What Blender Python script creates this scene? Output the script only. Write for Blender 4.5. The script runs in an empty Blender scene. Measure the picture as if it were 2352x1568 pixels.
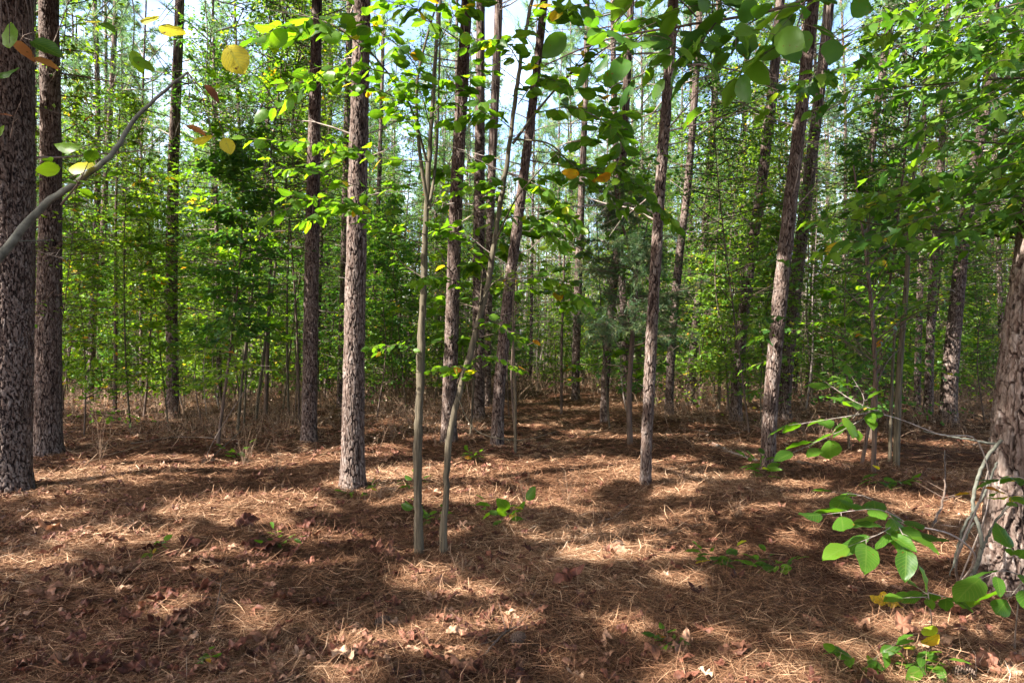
import bpy, math, random
import numpy as np
from mathutils import Vector

random.seed(5)
rng = np.random.default_rng(11)
COL = bpy.context.scene.collection
W, H, F, HOR, CH = 2352.0, 1568.0, 1568.0, 815.0, 1.5     # photo frame (px), focal length (px), horizon row, eye height (m)
SUN_EL = math.radians(47)
SX, SY = -0.90, -0.436                                    # horizontal direction towards the sun (left, a little behind)
TS = 1.0 / math.tan(SUN_EL)

# ------------------------------------------------------------------ basics
def gh(x, y):
    x = np.asarray(x, float); y = np.asarray(y, float)
    r = np.sqrt(x * x + y * y)
    h = 0.045 * np.sin(x * .9 + 1.3) * np.sin(y * .7 + .4) + 0.03 * np.sin(x * 2.1 + y * 1.3) + 0.018 * np.sin(x * 4.3 - y * 3.1 + 2)
    h = h + 0.012 * np.sin(x * 9.1 + y * 4.7) * np.sin(y * 8.3 - x * 3.7)
    path = np.exp(-((x - (0.6 + 0.02 * y)) / 1.3) ** 2) * np.clip((y - 7) / 8, 0, 1)
    h = h - 0.07 * path
    h = h + 0.0004 * np.clip(r - 25, 0, 60) ** 2 * 0.4
    return h
def at(px, py, d):
    return np.array([(px - W / 2) / F * d, d, CH + (HOR - py) / F * d])
def gpt(px, py):
    d = CH * F / (py - HOR)
    for _ in range(12):
        x = (px - W / 2) / F * d
        d = 0.5 * d + 0.5 * (CH - float(gh(x, d))) * F / (py - HOR)
    x = (px - W / 2) / F * d
    return np.array([x, d, float(gh(x, d))])
def norm(v):
    v = np.asarray(v, float)
    return v / (np.linalg.norm(v, axis=-1, keepdims=True) + 1e-9)

class MB:
    """collects geometry; build() links it as ONE mesh object"""
    def __init__(s): s.v = []; s.f = []; s.a = []; s.u = []; s.n = 0
    def add(s, v, f, a=0.5, u=None):
        v = np.asarray(v, np.float32).reshape(-1, 3); f = np.asarray(f, np.int64)
        if len(v) == 0: return
        s.v.append(v); s.f.append(f + s.n)
        s.a.append(np.broadcast_to(np.asarray(a, np.float32), (len(v),)))
        s.u.append(np.zeros((len(v), 2), np.float32) if u is None else np.asarray(u, np.float32).reshape(-1, 2))
        s.n += len(v)
    def mesh(s, name, mat, smooth=False):
        me = bpy.data.meshes.new(name)
        if s.n:
            v = np.concatenate(s.v); a = np.concatenate(s.a); u = np.concatenate(s.u)
            li = np.concatenate([f.ravel() for f in s.f]); cnt = np.concatenate([np.full(len(f), f.shape[1]) for f in s.f])
            st = np.concatenate([[0], np.cumsum(cnt)[:-1]])
            me.vertices.add(len(v)); me.vertices.foreach_set('co', v.ravel())
            me.loops.add(len(li)); me.loops.foreach_set('vertex_index', li.astype(np.int32))
            me.polygons.add(len(cnt)); me.polygons.foreach_set('loop_start', st.astype(np.int32))
            me.update(calc_edges=True)
            me.polygons.foreach_set('use_smooth', np.full(len(cnt), smooth))
            at_ = me.attributes.new('rnd', 'FLOAT', 'POINT'); at_.data.foreach_set('value', a.copy())
            at_ = me.attributes.new('luv', 'FLOAT2', 'POINT'); at_.data.foreach_set('vector', u.ravel())
        me.materials.append(mat)
        return me
    def build(s, name, mat, parent=None, smooth=False, label=None):
        if s.n == 0: return None
        # put the mesh in its parent's space
        if parent is not None:
            o = np.array(parent.location, np.float32)
            s.v = [x - o for x in s.v]
        ob = bpy.data.objects.new(name, s.mesh(name, mat, smooth)); COL.objects.link(ob)
        if parent is not None: ob.parent = parent
        if label: ob['label'] = label
        return ob

def build_multi(name, parts, parent, smooth=False):
    """several collections with their own materials as ONE mesh (a trunk with its limbs)"""
    big = MB(); idx = []; mats = []
    for m, material in parts:
        if m.n == 0: continue
        big.v += m.v; big.a += m.a; big.u += m.u; big.f += [f + big.n for f in m.f]; big.n += m.n
        idx.append(np.full(sum(len(f) for f in m.f), len(mats), np.int32)); mats.append(material)
    ob = big.build(name, mats[0], parent, smooth)
    for m in mats[1:]: ob.data.materials.append(m)
    ob.data.polygons.foreach_set('material_index', np.concatenate(idx)); return ob
def thing(name, label, cat, loc=(0, 0, 0), group=None, rz=0):
    o = bpy.data.objects.new(name, None); COL.objects.link(o)
    o.location = [float(c) for c in loc]; o.rotation_euler = (0, 0, rz); o.empty_display_size = .2
    o['label'] = label; o['category'] = cat
    if group: o['group'] = group
    return o
def tag(o, label=None, cat=None, group=None, kind=None):
    for k, v in (('label', label), ('category', cat), ('group', group), ('kind', kind)):
        if v: o[k] = v
    return o

def tube(mb, P, R, n=6, a=0.5):
    P = np.asarray(P, float); R = np.broadcast_to(np.asarray(R, float), (len(P),))
    T = norm(np.gradient(P, axis=0))
    ref = np.array([1., 0, 0]) if abs(T[0][0]) < .8 else np.array([0, 1., 0])
    N = norm(np.cross(T, ref)); B = np.cross(T, N)
    th = np.linspace(0, 2 * np.pi, n, endpoint=False)
    V = P[:, None] + R[:, None, None] * (np.cos(th)[None, :, None] * N[:, None] + np.sin(th)[None, :, None] * B[:, None])
    i = np.arange(len(P) - 1)[:, None] * n; j = np.arange(n)[None]; k = (j + 1) % n
    f = np.stack([i + j, i + k, i + n + k, i + n + j], -1).reshape(-1, 4)
    mb.add(V.reshape(-1, 3), f, a)
def sticks(mb, A, B, r0, r1, a=0.5, n=3):
    A = np.asarray(A, float); B = np.asarray(B, float)
    if len(A) == 0: return
    m = len(A); T = norm(B - A)
    ref = np.where(np.abs(T[:, 2:3]) < .9, np.array([[0, 0, 1.]]), np.array([[1., 0, 0]]))
    N = norm(np.cross(T, ref)); C = np.cross(T, N)
    th = np.linspace(0, 2 * np.pi, n, endpoint=False)
    ring = np.cos(th)[None, :, None] * N[:, None] + np.sin(th)[None, :, None] * C[:, None]
    r0 = np.broadcast_to(r0, (m,))[:, None, None]; r1 = np.broadcast_to(r1, (m,))[:, None, None]
    V = np.concatenate([A[:, None] + ring * r0, B[:, None] + ring * r1], 1)
    j = np.arange(n); k = (j + 1) % n
    f = np.stack([j, k, n + k, n + j], -1)
    f = (np.arange(m)[:, None, None] * 2 * n + f[None]).reshape(-1, 4)
    mb.add(V.reshape(-1, 3), f, np.repeat(np.broadcast_to(a, (m,)), 2 * n))
def smooth_path(pts, n):
    pts = np.asarray(pts, float); m = len(pts)
    if m == 2: return pts[0] + (pts[1] - pts[0]) * np.linspace(0, 1, n)[:, None]
    d = np.concatenate([[0], np.cumsum(np.linalg.norm(np.diff(pts, axis=0), axis=1))]); d /= d[-1]
    tan = np.gradient(pts, d, axis=0)
    t = np.linspace(0, 1, n); i = np.clip(np.searchsorted(d, t, 'right') - 1, 0, m - 2)
    h = (d[i + 1] - d[i])[:, None]; s = ((t - d[i]) / (d[i + 1] - d[i]))[:, None]
    return (2 * s**3 - 3 * s**2 + 1) * pts[i] + (s**3 - 2 * s**2 + s) * h * tan[i] + (-2 * s**3 + 3 * s**2) * pts[i + 1] + (s**3 - s**2) * h * tan[i + 1]

# ------------------------------------------------------------------ leaf templates  (x side, y along, z normal)
def tmpl_oval(wid=.31, fold=.25, bend=.2, curl=0.0, tip=.0, serr=0.):
    ys = np.array([0, .08, .22, .4, .58, .75, .9, 1.0]); ws = np.array([0, .45, .82, 1, .95, .7, .33, 0]) * wid
    v = []; uv = []; f = []
    for y, w in zip(ys, ws):
        zc = -bend * y * y
        for s in (-1, -.5, 0, .5, 1):
            x = s * w * (1 + serr * math.sin(y * 40))
            v.append((x, y, zc + fold * abs(x) - curl * (abs(x) ** 2) * 3 + .02 * math.sin(y * 17 + s * 2))); uv.append((s, y))
    for r in range(len(ys) - 1):
        for c in range(4):
            i = r * 5 + c; f += [(i, i + 1, i + 6), (i, i + 6, i + 5)]
    return np.array(v, float), np.array(f), np.array(uv, float)
def tmpl_fan(out, fold=.2, bend=.2, cy=.35):
    out = np.array(out, float)
    v = [(0, cy, -bend * cy * cy)]; uv = [(0, cy)]
    for x, y in out:
        v.append((x, y, -bend * y * y + fold * abs(x) * .8 + .04 * math.sin(9 * x + 7 * y))); uv.append((x * 2, y))
    n = len(out); f = [(0, 1 + i, 1 + (i + 1) % n) for i in range(n)]
    return np.array(v, float), np.array(f), np.array(uv, float)
def lobes(tips, notch_r=.3, base=(0, 0), c=(0, .35)):
    pts = [base]; prev = None
    for k, (ang, r) in enumerate(tips):
        if k:
            am = math.radians((ang + prev) / 2)
            pts.append((c[0] + notch_r * math.sin(am), c[1] + notch_r * math.cos(am)))
        a = math.radians(ang)
        for da, q in ((-9, .72), (0, 1), (9, .72)):
            a2 = math.radians(ang + da); pts.append((c[0] + r * q * math.sin(a2), c[1] + r * q * math.cos(a2)))
        prev = ang
    return pts
T_OVAL = [tmpl_oval(.30, .25, .15), tmpl_oval(.34, .1, .35, .3), tmpl_oval(.27, .4, .05, 0, 0), tmpl_oval(.32, .2, -.12, .5)]
T_LONG = [tmpl_oval(.2, .25, .2), tmpl_oval(.22, .15, .4, .3)]
T_MAPLE = [tmpl_fan(lobes([(-125, .33), (-62, .55), (0, .65), (62, .55), (125, .33)], .22), .25, .25),
           tmpl_fan(lobes([(-120, .35), (-58, .5), (4, .66), (66, .56), (122, .33)], .25), .5, -.1)]
T_OAK = [tmpl_fan([(0, 0), (.08, .1), (.26, .2), (.12, .32), (.38, .48), (.15, .55), (.3, .8), (.08, .78), (0, 1), (-.08, .78), (-.28, .82), (-.14, .55), (-.38, .46), (-.12, .3), (-.24, .18), (-.07, .1)], .3, .25, .45)]
T_MID = [(np.array([(0, 0, 0), (-.3, .45, .08), (0, .5, 0), (.3, .45, .08), (0, 1, -.1)], float), np.array([(0, 2, 1), (0, 3, 2), (1, 2, 4), (2, 3, 4)]), np.array([(0, 0), (-1, .45), (0, .5), (1, .45), (0, 1)], float))]
T_STAR = [(np.array([(0, 0, 0), (-.42, .25, .1), (-.16, .42, 0), (-.4, .8, .05), (0, 1, -.15), (.38, .78, .05), (.17, .42, 0), (.44, .22, .1)], float),
           np.array([(0, 2, 1), (0, 6, 2), (0, 7, 6), (2, 4, 3), (2, 6, 4), (6, 5, 4)]), np.zeros((8, 2)))]
T_FAR = [(np.array([(0, 0, 0), (-.34, .5, .1), (0, 1, -.1), (.34, .5, .1)], float), np.array([(0, 2, 1), (0, 3, 2)]), np.zeros((4, 2)))]
def inst(mb, T, pos, ax, nrm, sc, rnd):
    pos = np.asarray(pos, float)
    if len(pos) == 0: return
    ax = norm(ax); side = norm(np.cross(ax, nrm)); nn = np.cross(side, ax)
    sc = np.broadcast_to(sc, (len(pos),)); rnd = np.broadcast_to(rnd, (len(pos),))
    pick = rng.integers(0, len(T), len(pos))
    for k, (tv, tf, tu) in enumerate(T):
        s = pick == k; m = int(s.sum())
        if not m: continue
        V = pos[s][:, None] + sc[s][:, None, None] * (tv[None, :, 0:1] * side[s][:, None] + tv[None, :, 1:2] * ax[s][:, None] + tv[None, :, 2:3] * nn[s][:, None])
        f = (np.arange(m)[:, None, None] * len(tv) + tf[None]).reshape(-1, tf.shape[1])
        mb.add(V.reshape(-1, 3), f, np.repeat(rnd[s], len(tv)), np.tile(tu, (m, 1)))

# ------------------------------------------------------------------ materials
def mat(name):
    m = bpy.data.materials.new(name); m.use_nodes = True; nt = m.node_tree; nt.nodes.clear()
    return m, nt, lambda t, **k: _nd(nt, t, k)
def _nd(nt, t, k):
    n = nt.nodes.new(t)
    for a, v in k.items():
        if a[0] == 'i' and a[1:].isdigit(): n.inputs[int(a[1:])].default_value = v
        else: setattr(n, a, v)
    return n
def ramp(nt, stops, src, interp='LINEAR'):
    r = nt.nodes.new('ShaderNodeValToRGB'); cr = r.color_ramp; cr.interpolation = interp
    while len(cr.elements) < len(stops): cr.elements.new(.5)
    for e, (p, c) in zip(cr.elements, stops): e.position = p; e.color = (*c, 1)
    nt.links.new(src, r.inputs[0]); return r.outputs[0]
def leaf_mat(name, stops, trans=.5, tcol=(1.6, 1.25, .35), rough=.42, spots=True, veins=False, spec=.35, mottle=0):
    m, nt, N = mat(name); L = nt.links.new
    at_ = N('ShaderNodeAttribute', attribute_name='rnd')
    tc = N('ShaderNodeTexCoord')
    nz = N('ShaderNodeTexNoise'); nz.inputs['Scale'].default_value = 14.0; L(tc.outputs['Object'], nz.inputs['Vector'])
    mth = N('ShaderNodeMath', operation='MULTIPLY_ADD'); L(nz.outputs[0], mth.inputs[0]); mth.inputs[1].default_value = .12; L(at_.outputs['Fac'], mth.inputs[2])
    sb = N('ShaderNodeMath', operation='SUBTRACT'); L(mth.outputs[0], sb.inputs[0]); sb.inputs[1].default_value = .06
    c = ramp(nt, stops, sb.outputs[0])
    if veins:
        lu = N('ShaderNodeAttribute', attribute_name='luv'); sp = N('ShaderNodeSeparateXYZ'); L(lu.outputs['Vector'], sp.inputs[0])
        ab = N('ShaderNodeMath', operation='ABSOLUTE'); L(sp.outputs[0], ab.inputs[0])
        # side veins: stripes along y - .25|x|
        w = N('ShaderNodeMath', operation='MULTIPLY_ADD'); L(ab.outputs[0], w.inputs[0]); w.inputs[1].default_value = -.28; L(sp.outputs[1], w.inputs[2])
        w2 = N('ShaderNodeMath', operation='MULTIPLY'); L(w.outputs[0], w2.inputs[0]); w2.inputs[1].default_value = 60.0
        w3 = N('ShaderNodeMath', operation='SINE'); L(w2.outputs[0], w3.inputs[0])
        g1 = N('ShaderNodeMath', operation='GREATER_THAN'); L(w3.outputs[0], g1.inputs[0]); g1.inputs[1].default_value = .86
        g2 = N('ShaderNodeMath', operation='LESS_THAN'); L(ab.outputs[0], g2.inputs[0]); g2.inputs[1].default_value = .07
        mx = N('ShaderNodeMath', operation='MAXIMUM'); L(g1.outputs[0], mx.inputs[0]); L(g2.outputs[0], mx.inputs[1])
        mm = N('ShaderNodeMath', operation='MULTIPLY'); L(mx.outputs[0], mm.inputs[0]); mm.inputs[1].default_value = .35
        mc = N('ShaderNodeMixRGB', blend_type='MIX'); L(mm.outputs[0], mc.inputs[0]); L(c, mc.inputs[1]); mc.inputs[2].default_value = (.16, .24, .05, 1); c = mc.outputs[0]
    if mottle:
        n5 = N('ShaderNodeTexNoise'); n5.inputs['Scale'].default_value = 32.0; n5.inputs['Detail'].default_value = 6; L(tc.outputs['Object'], n5.inputs['Vector'])
        r5 = ramp(nt, [(.3, (1 - mottle,) * 3), (.5, (1, 1, 1)), (.7, (1 + mottle * .8,) * 3)], n5.outputs[0])
        m5 = N('ShaderNodeMixRGB', blend_type='MULTIPLY'); m5.inputs[0].default_value = 1; L(c, m5.inputs[1]); L(r5, m5.inputs[2]); c = m5.outputs[0]
    if veins:
        e1 = N('ShaderNodeTexNoise'); e1.inputs['Scale'].default_value = 22.0; L(tc.outputs['Object'], e1.inputs['Vector'])
        e2 = N('ShaderNodeMath', operation='MULTIPLY'); L(e1.outputs[0], e2.inputs[0]); L(ab.outputs[0], e2.inputs[1])
        re = ramp(nt, [(.56, (0, 0, 0)), (.66, (.9, .9, .9))], e2.outputs[0])
        me_ = N('ShaderNodeMixRGB'); L(re, me_.inputs[0]); L(c, me_.inputs[1]); me_.inputs[2].default_value = (.2, .11, .02, 1); c = me_.outputs[0]
    if spots:
        n2 = N('ShaderNodeTexNoise'); n2.inputs['Scale'].default_value = 60.0; L(tc.outputs['Object'], n2.inputs['Vector'])
        r2 = ramp(nt, [(.68, (0, 0, 0)), (.74, (1, 1, 1))], n2.outputs[0])
        mc = N('ShaderNodeMixRGB'); L(r2, mc.inputs[0]); L(c, mc.inputs[1]); mc.inputs[2].default_value = (.12, .06, .01, 1); c = mc.outputs[0]
    p = N('ShaderNodeBsdfPrincipled'); L(c, p.inputs['Base Color']); p.inputs['Roughness'].default_value = rough; p.inputs['Specular IOR Level'].default_value = spec
    tm = N('ShaderNodeMixRGB', blend_type='MULTIPLY', use_clamp=False); tm.inputs[0].default_value = 1; L(c, tm.inputs[1]); tm.inputs[2].default_value = (*tcol, 1)
    tr = N('ShaderNodeBsdfTranslucent'); L(tm.outputs[0], tr.inputs[0])
    ms = N('ShaderNodeMixShader'); ms.inputs[0].default_value = trans; L(p.outputs[0], ms.inputs[1]); L(tr.outputs[0], ms.inputs[2])
    o = N('ShaderNodeOutputMaterial'); L(ms.outputs[0], o.inputs[0])
    return m
M_SHADE = leaf_mat('shade_canopy_leaf', [(0, (.012, .03, .008)), (1, (.035, .07, .015))], .12, (1.2, 1.2, .4), spots=False)  # extra dark, barely translucent leaf for the added shade trees
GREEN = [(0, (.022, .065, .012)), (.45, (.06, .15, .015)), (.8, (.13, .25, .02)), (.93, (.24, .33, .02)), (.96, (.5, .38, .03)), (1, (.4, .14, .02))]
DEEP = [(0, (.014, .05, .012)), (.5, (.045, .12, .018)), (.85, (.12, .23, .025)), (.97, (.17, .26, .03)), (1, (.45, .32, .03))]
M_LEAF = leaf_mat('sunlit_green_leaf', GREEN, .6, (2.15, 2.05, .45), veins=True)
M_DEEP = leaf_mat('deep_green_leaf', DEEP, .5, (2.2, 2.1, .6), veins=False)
M_MIDL = leaf_mat('understorey_leaf', [(0, (.035, .09, .015)), (.35, (.09, .19, .022)), (.75, (.19, .30, .03)), (.93, (.36, .40, .04)), (.97, (.45, .33, .04)), (1, (.4, .17, .03))], .5, (2.1, 1.9, .55), spots=False)
M_MIDD = leaf_mat('oak_understorey_leaf', [(0, (.022, .075, .018)), (.5, (.06, .15, .026)), (.9, (.14, .25, .035)), (.985, (.2, .3, .04)), (1, (.45, .3, .04))], .5, (2.0, 2.0, .6), spots=False)
M_YEL = leaf_mat('yellow_leaf', [(0, (.45, .42, .02)), (.6, (.62, .5, .02)), (1, (.6, .3, .02))], .5, (1.3, 1.2, .4), veins=True)
M_BRN = leaf_mat('withered_leaf', [(0, (.1, .035, .015)), (.6, (.25, .09, .02)), (1, (.4, .2, .05))], .3, (1.2, .8, .4))
M_NEED = leaf_mat('pine_needle', [(0, (.06, .13, .07)), (.5, (.12, .22, .09)), (.86, (.2, .3, .11)), (.92, (.34, .24, .1)), (1, (.45, .27, .12))], .45, (2.0, 2.0, 1.3), rough=.4, spots=False)
M_CEDAR = leaf_mat('cedar_scale_foliage', [(0, (.02, .055, .025)), (.5, (.06, .12, .045)), (.8, (.13, .17, .06)), (1, (.30, .22, .10))], .25, (1.3, 1.3, .7), spots=False)
M_STRAW = leaf_mat('dead_pine_straw', [(0, (.016, .007, .004)), (.3, (.075, .033, .018)), (.58, (.24, .125, .068)), (.82, (.55, .36, .22)), (1, (.9, .78, .62))], .12, (1, .8, .6), rough=.6, spots=False, spec=.1)
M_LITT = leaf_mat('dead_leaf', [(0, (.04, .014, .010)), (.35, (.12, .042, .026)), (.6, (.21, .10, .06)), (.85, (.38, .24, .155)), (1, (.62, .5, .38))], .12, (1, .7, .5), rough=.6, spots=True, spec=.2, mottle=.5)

def bark_mat(name, lo, mid, hi, attr, scale=1.0, grey=(.27, .245, .23)):
    m, nt, N = mat(name); L = nt.links.new
    tc = N('ShaderNodeTexCoord')
    if attr:
        a = N('ShaderNodeAttribute', attribute_name='luv'); sp = N('ShaderNodeSeparateXYZ'); L(a.outputs['Vector'], sp.inputs[0]); crack = sp.outputs[0]; idv = sp.outputs[1]
    else:
        mp = N('ShaderNodeMapping'); mp.inputs['Scale'].default_value = (18 * scale, 18 * scale, 6 * scale); L(tc.outputs['Object'], mp.inputs[0])
        v = N('ShaderNodeTexVoronoi', feature='DISTANCE_TO_EDGE'); v.inputs['Scale'].default_value = 1; L(mp.outputs[0], v.inputs['Vector'])
        mu = N('ShaderNodeMath', operation='MULTIPLY', use_clamp=True); L(v.outputs[0], mu.inputs[0]); mu.inputs[1].default_value = 4; crack = mu.outputs[0]
        v2 = N('ShaderNodeTexVoronoi'); v2.inputs['Scale'].default_value = 1; L(mp.outputs[0], v2.inputs['Vector']); idv = v2.outputs['Color']
    base = ramp(nt, [(0, lo), (.35, tuple(.5 * a_ + .5 * b_ for a_, b_ in zip(lo, mid))), (.7, mid), (1, hi)], crack)
    mg = N('ShaderNodeMixRGB'); L(base, mg.inputs[1]); mg.inputs[2].default_value = (*grey, 1)
    mp2 = N('ShaderNodeMapping'); mp2.inputs['Scale'].default_value = (30, 30, 10); L(tc.outputs['Object'], mp2.inputs[0])
    nz = N('ShaderNodeTexNoise'); nz.inputs['Scale'].default_value = 1.0; nz.inputs['Detail'].default_value = 5; L(mp2.outputs[0], nz.inputs['Vector'])
    r = ramp(nt, [(.45, (0, 0, 0)), (.75, (1, 1, 1))], nz.outputs[0])
    mm = N('ShaderNodeMath', operation='MULTIPLY'); L(r, mm.inputs[0]); L(crack, mm.inputs[1])
    mm2 = N('ShaderNodeMath', operation='MULTIPLY'); L(mm.outputs[0], mm2.inputs[0]); L(idv, mm2.inputs[1]); L(mm2.outputs[0], mg.inputs[0])
    n3 = N('ShaderNodeTexNoise'); n3.inputs['Scale'].default_value = 1.7; L(tc.outputs['Object'], n3.inputs['Vector'])
    mp4 = N('ShaderNodeMapping'); mp4.inputs['Scale'].default_value = (70, 70, 22); L(tc.outputs['Object'], mp4.inputs[0])
    n4 = N('ShaderNodeTexNoise'); n4.inputs['Scale'].default_value = 1.0; n4.inputs['Detail'].default_value = 3; L(mp4.outputs[0], n4.inputs['Vector'])
    av = N('ShaderNodeMath', operation='MULTIPLY_ADD'); L(n4.outputs[0], av.inputs[0]); av.inputs[1].default_value = 1.1
    hv = N('ShaderNodeMath', operation='MULTIPLY_ADD'); L(n3.outputs[0], hv.inputs[0]); hv.inputs[1].default_value = .6; hv.inputs[2].default_value = -.35; L(hv.outputs[0], av.inputs[2])
    r3 = ramp(nt, [(.25, (.5, .47, .45)), (.5, (.85, .82, .8)), (.75, (1.35, 1.32, 1.3))], av.outputs[0])
    mv = N('ShaderNodeMixRGB', blend_type='MULTIPLY'); mv.inputs[0].default_value = 1; L(mg.outputs[0], mv.inputs[1]); L(r3, mv.inputs[2])
    p = N('ShaderNodeBsdfPrincipled'); L(mv.outputs[0], p.inputs['Base Color']); p.inputs['Roughness'].default_value = .85; p.inputs['Specular IOR Level'].default_value = .15
    ad = N('ShaderNodeMath', operation='MULTIPLY_ADD'); L(nz.outputs[0], ad.inputs[0]); ad.inputs[1].default_value = .5; L(crack, ad.inputs[2])
    b = N('ShaderNodeBump'); b.inputs['Strength'].default_value = 1; b.inputs['Distance'].default_value = .016; L(ad.outputs[0], b.inputs['Height']); L(b.outputs[0], p.inputs['Normal'])
    o = N('ShaderNodeOutputMaterial'); L(p.outputs[0], o.inputs[0])
    return m
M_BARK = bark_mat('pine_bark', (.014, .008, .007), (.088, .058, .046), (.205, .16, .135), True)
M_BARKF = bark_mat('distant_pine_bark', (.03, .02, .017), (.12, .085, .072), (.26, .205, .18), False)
def plain_bark(name, c1, c2, sc=(25, 25, 4), bump=.3):
    m, nt, N = mat(name); L = nt.links.new
    tc = N('ShaderNodeTexCoord'); mp = N('ShaderNodeMapping'); mp.inputs['Scale'].default_value = sc; L(tc.outputs['Object'], mp.inputs[0])
    nz = N('ShaderNodeTexNoise'); nz.inputs['Scale'].default_value = 1; nz.inputs['Detail'].default_value = 6; L(mp.outputs[0], nz.inputs['Vector'])
    at_ = N('ShaderNodeAttribute', attribute_name='rnd')
    c = ramp(nt, [(.3, c1), (.7, c2)], nz.outputs[0])
    mul = N('ShaderNodeMath', operation='MULTIPLY_ADD'); L(at_.outputs['Fac'], mul.inputs[0]); mul.inputs[1].default_value = .9; mul.inputs[2].default_value = .55
    mv = N('ShaderNodeMixRGB', blend_type='MULTIPLY'); mv.inputs[0].default_value = 1; L(c, mv.inputs[1]); L(mul.outputs[0], mv.inputs[2])
    p = N('ShaderNodeBsdfPrincipled'); L(mv.outputs[0], p.inputs['Base Color']); p.inputs['Roughness'].default_value = .8; p.inputs['Specular IOR Level'].default_value = .2
    b = N('ShaderNodeBump'); b.inputs['Strength'].default_value = bump; b.inputs['Distance'].default_value = .005; L(nz.outputs[0], b.inputs['Height']); L(b.outputs[0], p.inputs['Normal'])
    o = N('ShaderNodeOutputMaterial'); L(p.outputs[0], o.inputs[0]); return m
M_SMOOTH = plain_bark('smooth_grey_bark', (.035, .028, .018), (.135, .11, .072), (60, 60, 4), .9)
M_TWIG = plain_bark('dead_twig', (.14, .11, .09), (.34, .28, .24))
M_DTWIG = plain_bark('dark_twig', (.05, .035, .025), (.13, .09, .07))
M_BRUSH = plain_bark('dry_brush', (.08, .048, .03), (.30, .205, .135))
M_PALE = plain_bark('pale_green_grey_bark', (.065, .065, .05), (.17, .17, .135), (30, 30, 30), .4)
M_GRASS = leaf_mat('grass_blade', [(0, (.05, .12, .02)), (1, (.16, .26, .04))], .4, (1.5, 1.5, .5), spots=False)

def ground_mat():
    m, nt, N = mat('needle_covered_soil'); L = nt.links.new
    tc = N('ShaderNodeTexCoord')
    hs = None; cols = []
    for sc, rot in (((140, 9, 1), .5), ((120, 8, 1), 1.7), ((130, 10, 1), 2.7)):
        mp = N('ShaderNodeMapping'); mp.inputs['Scale'].default_value = sc; mp.inputs['Rotation'].default_value = (0, 0, rot); L(tc.outputs['Object'], mp.inputs[0])
        n1 = N('ShaderNodeTexNoise'); n1.inputs['Scale'].default_value = 1; n1.inputs['Detail'].default_value = 2; n1.inputs['Distortion'].default_value = .6; L(mp.outputs[0], n1.inputs['Vector'])
        if hs is None: hs = n1.outputs[0]
        else:
            mx = N('ShaderNodeMath', operation='MAXIMUM'); L(hs, mx.inputs[0]); L(n1.outputs[0], mx.inputs[1]); hs = mx.outputs[0]
    c = ramp(nt, [(.4, (.012, .005, .003)), (.56, (.065, .028, .015)), (.68, (.17, .082, .044)), (.8, (.30, .175, .10))], hs)
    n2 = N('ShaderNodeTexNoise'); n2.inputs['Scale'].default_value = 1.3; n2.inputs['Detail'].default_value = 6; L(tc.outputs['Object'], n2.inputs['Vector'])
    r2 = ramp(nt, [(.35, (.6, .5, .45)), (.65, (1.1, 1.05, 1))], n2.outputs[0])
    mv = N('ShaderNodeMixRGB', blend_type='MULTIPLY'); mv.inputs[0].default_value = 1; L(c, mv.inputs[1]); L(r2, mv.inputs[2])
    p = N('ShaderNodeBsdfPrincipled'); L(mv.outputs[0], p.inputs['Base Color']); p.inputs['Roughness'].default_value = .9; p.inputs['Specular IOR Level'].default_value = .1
    b = N('ShaderNodeBump'); b.inputs['Strength'].default_value = 1; b.inputs['Distance'].default_value = .02; L(hs, b.inputs['Height']); L(b.outputs[0], p.inputs['Normal'])
    o = N('ShaderNodeOutputMaterial'); L(p.outputs[0], o.inputs[0]); return m

# ------------------------------------------------------------------ ground
def axis(lo, hi, near, step, grow=1.16):
    a = [0.0]; s = step
    while a[-1] < hi:
        a.append(a[-1] + s)
        if a[-1] > near: s *= grow
    b = [0.0]; s = step
    while b[-1] > lo:
        b.append(b[-1] - s)
        if b[-1] < -8: s *= grow
    return np.array(sorted(set(a + b)))
gx = axis(-400, 400, 8, .07); gy = axis(-60, 700, 16, .07)
X, Y = np.meshgrid(gx, gy); Z = gh(X, Y)
g = MB(); nx = len(gx)
i = (np.arange(len(gy) - 1)[:, None] * nx + np.arange(nx - 1)[None]).ravel()
g.add(np.stack([X, Y, Z], -1).reshape(-1, 3), np.stack([i, i + 1, i + nx + 1, i + nx], -1))
go = g.build('ground', ground_mat(), smooth=True); go['kind'] = 'structure'


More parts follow.
